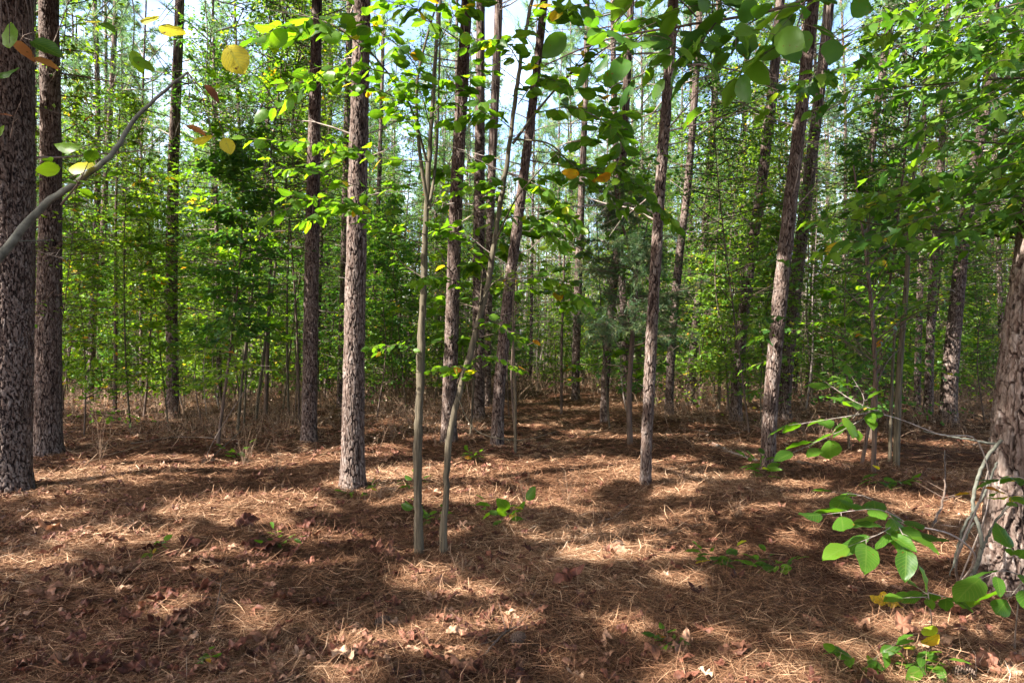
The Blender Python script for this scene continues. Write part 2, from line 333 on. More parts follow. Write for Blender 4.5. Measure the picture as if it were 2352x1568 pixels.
# ------------------------------------------------------------------ light gaps (sun-projected plane)
def proj(p):
    p = np.asarray(p, float)
    return np.stack([p[..., 0] - SX * TS * p[..., 2], p[..., 1] - SY * TS * p[..., 2]], -1)
PATCH = [(300, 1082, 200, 20), (460, 1075, 110, 18), (700, 1047, 120, 18), (560, 1170, 130, 34), (640, 1145, 90, 24), (250, 1235, 110, 16), (60, 1292, 90, 10), (540, 1288, 100, 20),
 (700, 1240, 60, 12), (900, 1092, 70, 14), (1000, 1145, 90, 12), (880, 1040, 50, 10), (1150, 1086, 150, 12), (1130, 1142, 60, 10), (1350, 1100, 110, 10), (1290, 1142, 60, 16), (1420, 1086, 70, 10),
 (1500, 1240, 150, 34), (1620, 1205, 110, 24), (1400, 1272, 60, 14), (1740, 1176, 110, 9), (1800, 1230, 50, 16), (2140, 1165, 110, 20), (1990, 1050, 80, 9), (1880, 1062, 50, 7),
 (930, 1480, 150, 28), (810, 1540, 80, 24), (1150, 1432, 130, 10), (1080, 1362, 70, 8), (1750, 1562, 230, 22), (2180, 1545, 190, 40), (1450, 1442, 80, 10), (2060, 1440, 60, 20), (985, 1312, 50, 10),
 (1000, 1000, 60, 8), (1300, 990, 50, 4), (1400, 1000, 60, 5), (1280, 965, 60, 3), (940, 960, 60, 5), (1560, 1130, 60, 6), (1680, 1100, 50, 6), (1850, 1120, 60, 6), (340, 960, 80, 5), (250, 940, 60, 5),
 (1950, 1005, 50, 5), (2150, 1260, 60, 12), (1250, 1240, 60, 6), (380, 1400, 60, 6), (160, 1180, 60, 6), (1560, 1330, 60, 6), (2000, 1330, 50, 7), (600, 1430, 50, 6)]
_pc, _pr = [], []
for (px, py, rx, ry) in PATCH:
    c = gpt(px, py); a = gpt(px + rx, py); b = gpt(px, py + ry)
    _pc.append(proj(c)); k_ = 1.18 if py < 1320 else .85; _pr.append((abs(a[0] - c[0]) * 1.1 * k_ + .1, max(.22, abs(c[1] - b[1]) * 1.25 * k_ + .1)))
# sunlit things above the ground: (px, py, depth, radius)
AIR = [(690, 215, 4.2, .28), (640, 240, 4.2, .2), (985, 200, 4.8, .22), (1240, 40, 4.6, .22), (540, 135, 2.5, .14), (380, 60, 2.5, .14), (600, 320, 4.2, .16), (700, 320, 4.2, .16), (160, 345, 2.5, .12),
       (1120, 650, 5.1, .12), (1090, 760, 5.1, .1), (1140, 560, 5.1, .12), (1170, 420, 5.1, .12), (965, 740, 5.2, .1), (1230, 650, 5.5, .3), (690, 390, 4.2, .2), (640, 500, 4.2, .2), (1050, 850, 5.2, .25), (820, 480, 4.6, .2),
       (1000, 120, 4.6, .3), (1330, 40, 3, .25), (1130, 160, 4.8, .3), (1420, 540, 6, .25), (1150, 640, 11.5, .5), (1010, 650, 11.5, .4), (1280, 640, 11.5, .4), (1200, 470, 11.5, .5), (560, 420, 12.5, .6), (520, 650, 12.5, .5), (640, 550, 12.5, .5), (580, 230, 12.5, .4), (280, 550, 12.5, .5), (250, 730, 12.5, .4), (2000, 700, 10.5, .5), (2050, 820, 10.5, .4), (1400, 780, 12.5, .4), (1350, 640, 12.5, .4), (1430, 560, 11, .6), (1370, 660, 11, .6), (1500, 700, 11, .5), (1440, 760, 11, .4),
       (2070, 1250, 3.0, .22), (1900, 1000, 3.2, .2), (1960, 930, 3.2, .2), (1870, 975, 3.2, .15),  (2180, 1400, 3.2, .15), (2040, 1400, 3.2, .12), (1990, 1510, 3.4, .15), (2330, 1370, 2.6, .15),
       (1960, 440, 5, .4), (2050, 200, 4.5, .5), (2200, 250, 4.5, .5), (2300, 120, 4.5, .4), (1900, 500, 6, .3), (2180, 420, 5, .4), (2100, 80, 4, .35)]
for (px, py, d, r) in AIR: _pc.append(proj(at(px, py, d))); _pr.append((r, r))
for (x0, y0, x1, y1, d, r) in [(812, 1110, 830, 100, 7.75, .4), (812, 1110, 826, 200, 8.0, .3), (712, 990, 718, 600, 12, .2), (20, 900, 25, 500, 7.6, .12), (1483, 1100, 1487, 1010, 8, .15), (1035, 1000, 1045, 600, 11.8, .2), (1800, 800, 1850, 400, 15, .25), (2175, 940, 2190, 800, 15, .3), (2335, 1320, 2345, 1180, 4.3, .12)]:
    for t in np.linspace(0, 1, 14): _pc.append(proj(at(x0 + (x1 - x0) * t, y0 + (y1 - y0) * t, d))); _pr.append((r, r))
_pc = np.array(_pc); _pr = np.array(_pr)
def lit(p, soft=.3):
    """True where canopy must leave a gap"""
    q = proj(p); out = np.zeros(len(q), bool)
    for s in range(0, len(q), 20000):
        qq = q[s:s + 20000]; d = np.sqrt((((qq[:, None] - _pc[None]) / _pr[None]) ** 2).sum(-1)).min(1)
        d = d * (1 + .22 * np.sin(7 * qq[:, 1] + 2 * np.sin(3 * qq[:, 0])) + .16 * np.sin(13 * qq[:, 0] + 6 * qq[:, 1]))
        out[s:s + 20000] = d < 1 + soft * (rng.random(len(d)) - .5)
    return out

# ------------------------------------------------------------------ trunks
def voro(u, v, nu):
    iu = np.floor(u); iv = np.floor(v); f1 = np.full(u.shape, 9.); f2 = np.full(u.shape, 9.); idd = np.zeros(u.shape)
    for du in (-1, 0, 1):
        for dv in (-1, 0, 1):
            cu = iu + du; cv = iv + dv; cw = np.mod(cu, nu)
            h1 = np.mod(np.sin(cw * 127.1 + cv * 311.7) * 43758.5453, 1); h2 = np.mod(np.sin(cw * 269.5 + cv * 183.3) * 43758.5453, 1)
            d = np.maximum(np.abs(u - cu - h1), np.abs(v - cv - h2) * 1.0) * .6 + np.hypot(u - cu - h1, v - cv - h2) * .4
            m = d < f1
            f2 = np.where(m, f1, np.minimum(f2, d)); idd = np.where(m, np.mod(h1 * 7.3 + h2 * 3.1, 1), idd); f1 = np.where(m, d, f1)
    return f1, f2, idd
def vnoise(u, v, nu):
    """value noise, periodic in u with nu cells"""
    iu = np.floor(u); iv = np.floor(v); fu = u - iu; fv = v - iv; fu = fu * fu * (3 - 2 * fu); fv = fv * fv * (3 - 2 * fv)
    h = lambda a, b: np.mod(np.sin(np.mod(a, nu) * 12.9898 + b * 78.233) * 43758.5453, 1)
    return (h(iu, iv) * (1 - fu) + h(iu + 1, iv) * fu) * (1 - fv) + (h(iu, iv + 1) * (1 - fu) + h(iu + 1, iv + 1) * fu) * fv
def pine_trunk(mb, P, R, n, rows, seed=0, plate=(.05, .11), amp=.012, flare=True):
    """P,R control points from base up -> displaced bark surface"""
    Pd = smooth_path(P, 400); sd = np.concatenate([[0], np.cumsum(np.linalg.norm(np.diff(Pd, axis=0), axis=1))])
    hi_ = min(7.0, sd[-1] * .8); s = np.concatenate([np.linspace(0, hi_, int(rows * .85)), np.linspace(hi_, sd[-1], rows - int(rows * .85) + 1)[1:]])
    Ps = np.stack([np.interp(s, sd, Pd[:, k]) for k in range(3)], -1)
    sc = np.concatenate([[0], np.cumsum(np.linalg.norm(np.diff(P, axis=0), axis=1))])
    R_ = np.interp(s, sc / sc[-1] * s[-1], R)
    th = np.linspace(0, 2 * np.pi, n, endpoint=False)
    TH, S = np.meshgrid(th, s); RR = np.repeat(R_[:, None], n, 1)
    r0 = float(np.mean(R[:2])); nu = max(5, round(2 * np.pi * r0 / plate[0]))
    U = TH / (2 * np.pi); k0 = seed * 31.7
    q1 = vnoise(U * nu, S / .12 + k0, nu); q2 = vnoise(U * nu, S / .12 + k0 + 77, nu); q3 = vnoise(U * nu * 3, S / .035 + k0, nu * 3); q4 = vnoise(U * nu * 4, S / .03 + k0, nu * 4)
    u = U * nu + 1.1 * (q1 - .5) + .45 * (q3 - .5); v = S / plate[1] + k0 + 1.1 * (q2 - .5) + .3 * (q3 - .5)
    f1, f2, idd = voro(u, v, nu)
    e = f2 - f1 + .14 * (q3 - .5) + .08 * (q4 - .5)
    cr = np.clip((e + .01) / .17, 0, 1); cr2 = cr * cr * (3 - 2 * cr)
    g1, g2, id2 = voro(u * 2 + 3, v * 2.6, nu * 2)
    fine = np.clip((g2 - g1 + .15 * (q4 - .5)) / .12, 0, 1)
    # horizontal breaks are shallower than the vertical furrows
    disp = 1.5 * amp * (cr2 - .75) + amp * .7 * (idd - .5) * cr2 + amp * .4 * (id2 - .5) * cr2 + amp * .18 * (q4 - .5) + amp * .15 * (fine - .5)
    if flare: RR = RR * (1 + .42 * np.exp(-S / .2) * (1 + .35 * np.sin(TH * 4 + seed))) 
    RR = RR * (1 + .04 * np.sin(TH * 2 + seed + S * .7)) + disp
    T = np.stack([np.interp(s, sd, np.gradient(Pd[:, k])) for k in range(3)], -1); T = norm(T); N = norm(np.cross(T, np.array([0, 1., 0]))); B = np.cross(N, T)
    V = Ps[:, None] + RR[..., None] * (np.cos(TH)[..., None] * N[:, None] + np.sin(TH)[..., None] * B[:, None])
    i = np.arange(rows - 1)[:, None] * n; j = np.arange(n)[None]; k = (j + 1) % n
    f = np.stack([i + j, i + k, i + n + k, i + n + j], -1).reshape(-1, 4)
    mb.add(V.reshape(-1, 3), f, idd.ravel(), np.stack([(cr2 * (.62 + .2 * fine + .25 * (id2 - .3))).ravel(), (.5 * idd + .5 * id2).ravel()], -1))
def rnd_dir(n, up=(-.1, .6)):
    a = rng.uniform(0, 2 * np.pi, n); z = rng.uniform(up[0], up[1], n)
    return norm(np.stack([np.cos(a), np.sin(a), z], -1))
def pathz(P, z):
    return np.stack([np.interp(z, P[:, 2], P[:, k]) for k in range(3)], -1)
def dead_limbs(mb, P, R0, z0, z1, n, lmin, lmax, sub=4, r=.011):
    z = np.sort(rng.uniform(z0, z1, n)); A = pathz(P, z); D = rnd_dir(n, (-.15, .55))
    Ln = rng.uniform(lmin, lmax, n)
    prev = A; pd = D
    for k in range(4):
        pd = norm(pd + rng.normal(0, .16, (n, 3)) + np.array([0, 0, .03])); nxt = prev + pd * (Ln / 4)[:, None]
        r0 = r * (1 - k / 4.3) * (.5 + Ln / lmax); r1 = r * (1 - (k + 1) / 4.3) * (.5 + Ln / lmax)
        sticks(mb, prev, nxt, r0, r1, rng.random(n), 4)
        for _ in range(sub if k else 0):
            m = rng.random(n) < .6; t = rng.random((n, 1)); q = prev + (nxt - prev) * t
            d = norm(pd + rng.normal(0, .75, (n, 3))); e = q + d * rng.uniform(.1, .32, (n, 1)) * Ln[:, None] * .7
            sticks(mb, q[m], e[m], r0[m] * .45, .0012, rng.random(int(m.sum())), 3)
        prev = nxt
def needles(mb, C, D, k, ln, wd):
    """tufts at C pointing along D"""
    n = len(C)
    if n == 0: return
    c = np.repeat(C, k, 0); d = norm(np.repeat(D, k, 0) * .55 + rng.normal(0, .6, (n * k, 3)) + np.array([0, 0, .1]))
    L_ = ln * rng.uniform(.7, 1.15, (n * k, 1)); s = norm(np.cross(d, rng.normal(0, 1, (n * k, 3)))) * wd
    a = c - s; b = c + s; e = c + d * L_ + np.array([0, 0, -.12]) * L_
    V = np.stack([a, b, e], 1).reshape(-1, 3); f = np.arange(n * k * 3).reshape(-1, 3)
    tint = np.clip(np.repeat(rng.beta(2, 2.4, n), k) + rng.normal(0, .05, n * k), 0, 1)
    mb.add(V, f, np.repeat(tint, 3))
def pine_crown(wood, fol, P, z0, z1, nb, reach, k, ln, wd, tufts=10, filt=False):
    for z in np.linspace(z0, z1, nb) + rng.normal(0, .12, nb):
        t = min(1., max(0., (z - z0) / (z1 - z0))); A = pathz(P, np.array([z]))[0]
        L_ = reach * (1 - .75 * t ** 1.4) * rng.uniform(.6, 1.15) * (.55 + .45 * min(1, t * 4))
        d = rnd_dir(1, (.0 + .5 * t, .5 + .8 * t))[0]
        pts = [A]
        for q in range(4): d = norm(d + rng.normal(0, .12, 3) + np.array([0, 0, .06])); pts.append(pts[-1] + d * L_ / 4)
        pts = np.array(pts); tube(wood, pts, np.linspace(.025, .006, 5) * (.5 + L_ / reach), 4, rng.random())
        m = tufts; tt = rng.uniform(.3, 1, m) ** .8 * 3.999; ii = tt.astype(int)
        q = pts[ii] + (pts[ii + 1] - pts[ii]) * (tt - ii)[:, None]
        dd = norm(d + rng.normal(0, .7, (m, 3)) + np.array([0, 0, .15])); e = q + dd * rng.uniform(.12, .5, (m, 1)) * L_ * .45
        if filt:
            ok = ~lit(e); q, e, dd = q[ok], e[ok], dd[ok]
        sticks(wood, q, e, .006, .003, .5, 3)
        C = np.concatenate([e, e - (e - q) * .35]); needles(fol, C, np.concatenate([dd, dd]), k, ln, wd)

# named pines: name-label, [(px, py, width px)...] from base up, extra
PINES = [
 ("thick dark pine trunk cut by the left edge, nearest on that side", [(12, 1128, 112), (18, 800, 104), (20, 400, 104), (22, 0, 98)], 2, 19),
 ("stout pine standing just right of the trunk at the left edge", [(108, 1040, 62), (111, 800, 54), (117, 400, 46), (112, 0, 42)], 2, 20),
 ("dark narrow pine hidden between the two stout pines on the left", [(72, 930, 20), (74, 500, 17), (76, 100, 14)], 0, 18),
 ("slim straight pine alone between the left pair and the middle pines", [(397, 962, 30), (394, 700, 27), (398, 400, 24), (413, 0, 21)], 1, 19),
 ("reddish pine just left of the brightly lit pine near the middle", [(710, 1012, 38), (713, 800, 34), (718, 500, 31), (728, 0, 24)], 1, 20),
 ("brightly sunlit pine with flaking plated bark left of the twin saplings", [(810, 1120, 54), (813, 850, 48), (820, 500, 45), (832, 0, 40)], 2, 19),
 ("thin dark pine almost hidden behind the brightly sunlit pine", [(783, 935, 18), (790, 600, 17), (803, 0, 14)], 0, 18),
 ("pine directly behind the twin saplings, lit grey at its foot", [(1031, 1015, 38), (1038, 750, 34), (1046, 500, 31), (1072, 0, 24)], 1, 20),
 ("dark shaded pine right of the saplings where the path begins", [(1098, 962, 34), (1100, 600, 28), (1104, 0, 21)], 0, 19),
 ("pine leaning to the right beside the path, behind the right sapling", [(1142, 1022, 28), (1165, 700, 26), (1192, 490, 23), (1248, 20, 18)], 1, 19),
 ("pale pine whose upper trunk shows between the two saplings", [(1118, 935, 20), (1128, 440, 20), (1145, 20, 20)], 0, 20),
 ("slender pine with a white sunlit foot, right of the path", [(1483, 1112, 24), (1493, 850, 27), (1512, 500, 25), (1545, 30, 22)], 2, 19),
 ("pine left of the cedar at the path edge, bright in its upper part", [(1388, 968, 21), (1423, 490, 19), (1448, 25, 17)], 0, 20),
 ("pine behind the white footed pine, bending right", [(1537, 950, 20), (1558, 612, 19), (1578, 441, 18), (1603, 100, 15)], 0, 19),
 ("pale pine in sunny gap between two leaning dark pines", [(1587, 930, 20), (1618, 540, 17), (1643, 200, 15)], 0, 19),
 ("dark leaning pine left of the crossing pair on the right", [(1690, 968, 28), (1722, 612, 26), (1753, 392, 24), (1785, 90, 21)], 1, 19),
 ("front pine of the crossing pair on the right, leaning right", [(1764, 1078, 34), (1790, 700, 34), (1814, 480, 30), (1868, 0, 25)], 2, 19),
 ("sun-patched rear pine of the crossing pair on the right", [(1800, 965, 32), (1828, 650, 30), (1857, 420, 27), (1905, 0, 23)], 1, 20),
 ("curved pine with sunlit pinkish foot, near the right edge", [(2178, 967, 36), (2195, 720, 31), (2222, 480, 28), (2262, 250, 24), (2285, 0, 20)], 1, 19),
 ("massive leaning pine cut by the right edge with vine at its foot", [(2330, 1345, 150), (2345, 1150, 138), (2368, 850, 134), (2410, 540, 126), (2480, 0, 112)], 3, 17),
 ("dark pine just left of the curved pine near the right edge", [(2133, 955, 21), (2140, 700, 19), (2160, 400, 16)], 0, 18),
 ("thin dark pine second to the left of the curved right pine", [(2106, 945, 15), (2112, 700, 14), (2120, 400, 12)], 0, 17),
 ("thin pine rising behind the maple leaves at upper right", [(1962, 932, 17), (2002, 350, 17), (2048, 0, 15)], 0, 19),
 ("thin dark pine right of the stout left pair, slightly bowed", [(225, 918, 17), (228, 700, 16), (238, 500, 14), (262, 100, 11)], 0, 18),
 ("hazy thin pine farther back beside the stout left pair", [(187, 888, 15), (178, 500, 12), (176, 200, 10)], 0, 18),
 ("thin sunlit pine halfway between the slim left pine and the reddish pine", [(485, 885, 14), (488, 600, 13), (496, 200, 10)], 0, 18),
 ("dark pine at the far end of the needle path", [(1322, 918, 21), (1330, 600, 18), (1345, 200, 14)], 0, 19),
 ("dark thin pine left of the reddish pine", [(684, 905, 13), (686, 500, 11), (692, 100, 9)], 0, 18),
 ("dim pine in the gap between the reddish and the sunlit pine", [(752, 915, 16), (752, 500, 14), (760, 100, 11)], 0, 18),
 ("thin pine just right of the brightly sunlit pine", [(853, 905, 12), (868, 500, 10), (880, 100, 8)], 0, 18),
]
def pine_tree(label, pts, lvl, Ht, seed):
    bx, by, bw = pts[0]; bw *= .92; base = gpt(bx, by); d = base[1]
    P = [base - np.array([0, 0, .12])]; R = [bw / 2 / F * d]
    P.append(base + np.array([0, 0, .0])); R.append(bw / 2 / F * d * .98)
    for (px, py, w) in pts[1:]:
        P.append(at(px, py, d)); R.append(w * .92 / 2 / F * d)
    P = np.array(P); v = P[-1] - P[-2]; slope = v / v[2]
    z = P[-1][2]
    if z < Ht:
        for q in (.35, .7, 1.0):
            zz = z + (Ht - z) * q; P = np.vstack([P, P[-1] + slope * (zz - P[-1][2]) * np.array([.6, .6, 1])]); R.append(max(.02, R[len(pts)] * (1 - .8 * q)))
    R = np.array(R); t = thing('pine_tree', label, 'pine tree', base)
    n, rows = {0: (30, 300), 1: (90, 650), 2: (190, 1150), 3: (260, 1250)}[lvl]
    tr = MB(); pine_trunk(tr, P, R, n, rows, seed, (.034, .15) if lvl < 3 else (.045, .17), .012 if lvl < 3 else .022)
    Pz = P[1:]
    br = MB(); fo = MB(); wood = br
    hi = Ht * .6
    dead_limbs(br, Pz, R, 2.6 if lvl else 2.0, hi, 26, .5, 2.0, 4, .010 if d < 14 else .012)
    if lvl >= 2: dead_limbs(br, Pz, R, .8, 3.0, 4, .12, .3, 1, .008)
    near = d < 22
    pine_crown(wood, fo, Pz, Ht * .57, Ht, 28, 2.6, 12, .22, .007, 20 if d < 13 else 11, True)
    build_multi('trunk', [(tr, M_BARK), (br, M_TWIG)], t, True); fo.build('crown', M_NEED, t)
for k, (lb, pts, lvl, Ht) in enumerate(PINES): pine_tree(lb, pts, lvl, Ht, k * 1.37 + .5)

# ------------------------------------------------------------------ distant pines (prototypes copied)
def make_far_pine(k):
    Ht = rng.uniform(16.5, 21); t = thing('pine_tree', 'slender pine in the crowd of trees far back in the woods', 'pine tree', (0, 0, 0), 'distant pines filling the woods')
    lean = rng.normal(0, .022, 2); bow = rng.normal(0, .25, 2)
    zz = np.linspace(-.2, Ht, 9); P = np.stack([lean[0] * zz + bow[0] * np.sin(zz / Ht * 3.1), lean[1] * zz + bow[1] * np.sin(zz / Ht * 3.1), zz], -1)
    r = rng.uniform(.075, .13); R = r * (1 - .8 * np.clip(zz / Ht, 0, 1) ** 1.2); R[0] *= 1.2
    m = MB(); Ps = smooth_path(P, 24); tube(m, Ps, np.interp(Ps[:, 2], zz, R), 10)
    br = MB(); fo = MB(); dead_limbs(br, P, R, 1.5, Ht * .6, 50, .4, 1.8, 3, .011)
    pine_crown(br, fo, P, Ht * .40, Ht, 34, 2.4, 8, .27, .010, 13)
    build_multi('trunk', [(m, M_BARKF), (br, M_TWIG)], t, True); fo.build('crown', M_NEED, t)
    return t
def copy_tree(o, loc, rz, s, label=None, group=None):
    c = o.copy(); COL.objects.link(c); c.location = loc; c.rotation_euler = (0, 0, rz); c.scale = (s, s, s)
    if label: c['label'] = label
    if group: c['group'] = group
    for ch in o.children:
        q = ch.copy(); COL.objects.link(q); q.parent = c
    return c
occupied = [tuple(gpt(p[1][0][0], p[1][0][1])[:2]) for p in PINES]
def scatter(n, dmin, dmax, amax, gap, dens=None):
    out = []; tries = 0
    while len(out) < n and tries < n * 400:
        tries += 1
        d = math.sqrt(random.uniform(dmin ** 2, dmax ** 2)); a = random.uniform(-amax, amax)
        x, y = d * math.sin(a), d * math.cos(a)
        if dens and random.random() > dens(W / 2 + x / y * F, y): continue
        if any((x - u) ** 2 + (y - v) ** 2 < gap * gap for u, v in occupied + out): continue
        out.append((x, y))
    return out
protos = [make_far_pine(k) for k in range(9)]
def pdens(px, y):
    if 1200 < px < 1400 and y < 32: return 0.0
    if y < 24: return .5
    return 1.0
spots = scatter(285, 18, 72, math.radians(43), 1.2, pdens)
for k, (x, y) in enumerate(spots):
    loc = (x, y, float(gh(x, y)) - .05)
    if k < len(protos): o = protos[k]; o.location = loc; o.rotation_euler.z = random.uniform(0, 6.28)
    else: copy_tree(protos[k % len(protos)], loc, random.uniform(0, 6.28), random.uniform(.85, 1.12))
occupied += spots

# ------------------------------------------------------------------ canopy overhead, beside and behind the camera: unseen trees added for shade, crowns shaped around the sun gaps
OVER = [(7, -2), (9.5, 3), (5, -7), (11, 8), (14, 1), (-9, 1.5), (-14, 5), (-11, -4), (-16, -1), (-7.5, -3.5), (-13, 10.5), (-12.6, 14.2), (-3.6, -2.5), (-18, 8), (-2, -6), (-8, 7.8), (-19, 3.5), (3, -3)]
def added_shade_tree(k, x, y):
    t = thing('added_shade_oak', 'tall oak added outside the view, its high crown shaped to shade the forest floor', 'tree', (x, y, float(gh(x, y))), 'added shade trees outside the view')
    Ht = 13.5 + (k % 3); tr = MB(); zz = np.linspace(-.1, Ht, 8)
    P = np.stack([x + .15 * np.sin(zz * .5 + k), y + .15 * np.cos(zz * .4 + k), zz + float(gh(x, y))], -1)
    tube(tr, smooth_path(P, 30), np.linspace(.14, .03, 30), 12)
    return t, P, tr
otrees = [added_shade_tree(k, x, y) for k, (x, y) in enumerate(OVER)]
# leaves: sample ground points that should be dark, go up the sun ray
n = 105000
dy = rng.uniform(2.2, 19, n); dx = rng.uniform(-1, 1, n) * (1.0 + dy * .80)
hz = rng.uniform(5.5, 12, n)
cl = np.sin(dx * 1.1 + 1) * np.sin(dy * 1.3 + hz * .2) * .35
pos = np.stack([dx + SX * TS * hz, dy + SY * TS * hz, hz], -1)
w_ = dy / (1.0 + dy * .8)
keep = rng.random(n) < np.clip(.2 + .8 * (1 + dy * .8) / 14 + cl, 0.05, 1)
vis = (pos[:, 1] > .5) & ((pos[:, 2] - CH) / np.maximum(pos[:, 1], .1) < .56) & (np.abs(pos[:, 0] / np.maximum(pos[:, 1], .1)) < .8)
keep &= ~vis; keep &= ~lit(pos)
# drop stray light flecks: small random gaps
fleck = rng.uniform(-10, 10, (170, 2)) * np.array([1, .8]) + np.array([0, 11]); fr = rng.uniform(.05, .2, 170) * np.where(fleck[:, 1] < 5.2, .55, 1.)
pq = proj(pos); fd = np.sqrt(((pq[:, None] - fleck[None]) ** 2).sum(-1)); keep &= ~((fd < fr[None]).any(1))
n = 70000; p2 = np.stack([rng.uniform(-12, 17, n), rng.uniform(-10, 12, n), rng.uniform(7.5, 13.5, n)], -1)  # more unseen leaves added overhead to hold back sky light
v2 = (p2[:, 1] > .3) & ((p2[:, 2] - CH) / np.maximum(p2[:, 1], .1) < .58); q2 = proj(p2)
k2 = ~v2 & ~lit(p2) & (rng.random(n) < .55 + .5 * np.sin(p2[:, 0] * .9) * np.sin(p2[:, 1] * 1.1 + 1)); fd = np.sqrt(((q2[:, None] - fleck[None]) ** 2).sum(-1)); k2 &= ~((fd < fr[None]).any(1))
pos = np.concatenate([pos[keep], p2[k2]])
oc = np.array(OVER); own = ((pos[:, None, :2] - oc[None]) ** 2).sum(-1).argmin(1)
for k, (t, P, tr) in enumerate(otrees):
    s = own == k; q = pos[s]
    if len(q) < 5: tr.build('trunk', M_BARKF, t, smooth=True); continue
    lf = MB(); m = len(q); a = rng.uniform(0, 6.28, m); ax = np.stack([np.cos(a), np.sin(a), rng.uniform(-.4, .1, m)], -1)
    nr = norm(np.array([SX * .5, SY * .5, 1.]) + rng.normal(0, .35, (m, 3)))
    inst(lf, T_STAR, q - ax * .1, ax, nr, rng.uniform(.13, .22, m), rng.beta(2, 3, m)); lf.build('crown', M_SHADE, t)
    br = MB(); c = q[rng.choice(len(q), min(60, len(q)), replace=False)]; A = pathz(P, c[:, 2] - 1.5)
    A2 = A + (c - A) * .5 + rng.normal(0, .2, c.shape); ok_ = ~(lit(A2 * .5 + A * .5) | lit(A2) | lit(A2 * .5 + c * .5)); A, A2, c = A[ok_], A2[ok_], c[ok_]; sticks(br, A, A2, .035, .018, .5, 5); sticks(br, A2, c, .018, .005, .5, 4); build_multi('trunk', [(tr, M_BARKF), (br, M_DTWIG)], t, True)

# ------------------------------------------------------------------ understorey saplings
def spray(wood, lf, P, nl, size, T, r=.004, rnd=(.2, .8), droop=.25, side=True, jit=.35, yellow=.03):
    """a leafy twig along P with alternate leaves (and twiglets)"""
    P = smooth_path(P, 9); Ln = float(np.linalg.norm(np.diff(P, axis=0), axis=1).sum())
    tube(wood, P, np.linspace(r, r * .3, 9), 5, random.random())
    segs = [(P, nl)]
    if side:
        k = max(2, int(Ln / (size * 2.2)))
        for j in range(k):
            t = random.uniform(.15, .9) * 8; i = int(t); q = P[i] + (P[min(8, i + 1)] - P[i]) * (t - i); d = norm(P[min(8, i + 1)] - P[max(0, i - 1)])
            sd = norm(np.cross(d, np.array([0, 0, 1.]))) * (1 if j % 2 else -1)
            dd = norm(d * .7 + sd * random.uniform(.4, 1) + np.array([0, 0, random.uniform(-.2, .2)]))
            l2 = random.uniform(1.4, 2.8) * size; Q = smooth_path([q, q + dd * l2 * .5 + np.array([0, 0, .01]), q + dd * l2 - np.array([0, 0, .05 * l2])], 9)
            tube(wood, Q, np.linspace(r * .5, r * .2, 9), 4, random.random()); segs.append((Q, max(3, nl // (k + 1))))
    for Q, m in segs:
        t = np.linspace(.12, 1, m) * 7.99; i = t.astype(int); q = Q[i] + (Q[i + 1] - Q[i]) * (t - i)[:, None]
        d = norm(Q[i + 1] - Q[i]); sd = norm(np.cross(d, np.array([0, 0, 1.]))) * np.where(np.arange(m) % 2, 1, -1)[:, None]
        ax = norm(d * .6 + sd * rng.uniform(.5, 1.2, (m, 1)) + rng.normal(0, .2, (m, 3)) - np.array([0, 0, droop])); ax[-1] = d[-1]
        nr = norm(np.array([0, 0, 1.]) + rng.normal(0, jit, (m, 3)))
        pet = size * .18
        q2 = q + ax * pet; sticks(wood, q, q2, r * .25 + .0004, .0008, .5, 3)
        rr = rng.uniform(rnd[0], rnd[1], m); rr = np.where(rng.random(m) < yellow, rng.uniform(.93, 1, m), rr)
        inst(lf, T, q2, ax, nr, size * rng.uniform(.65, 1.15, m), rr)
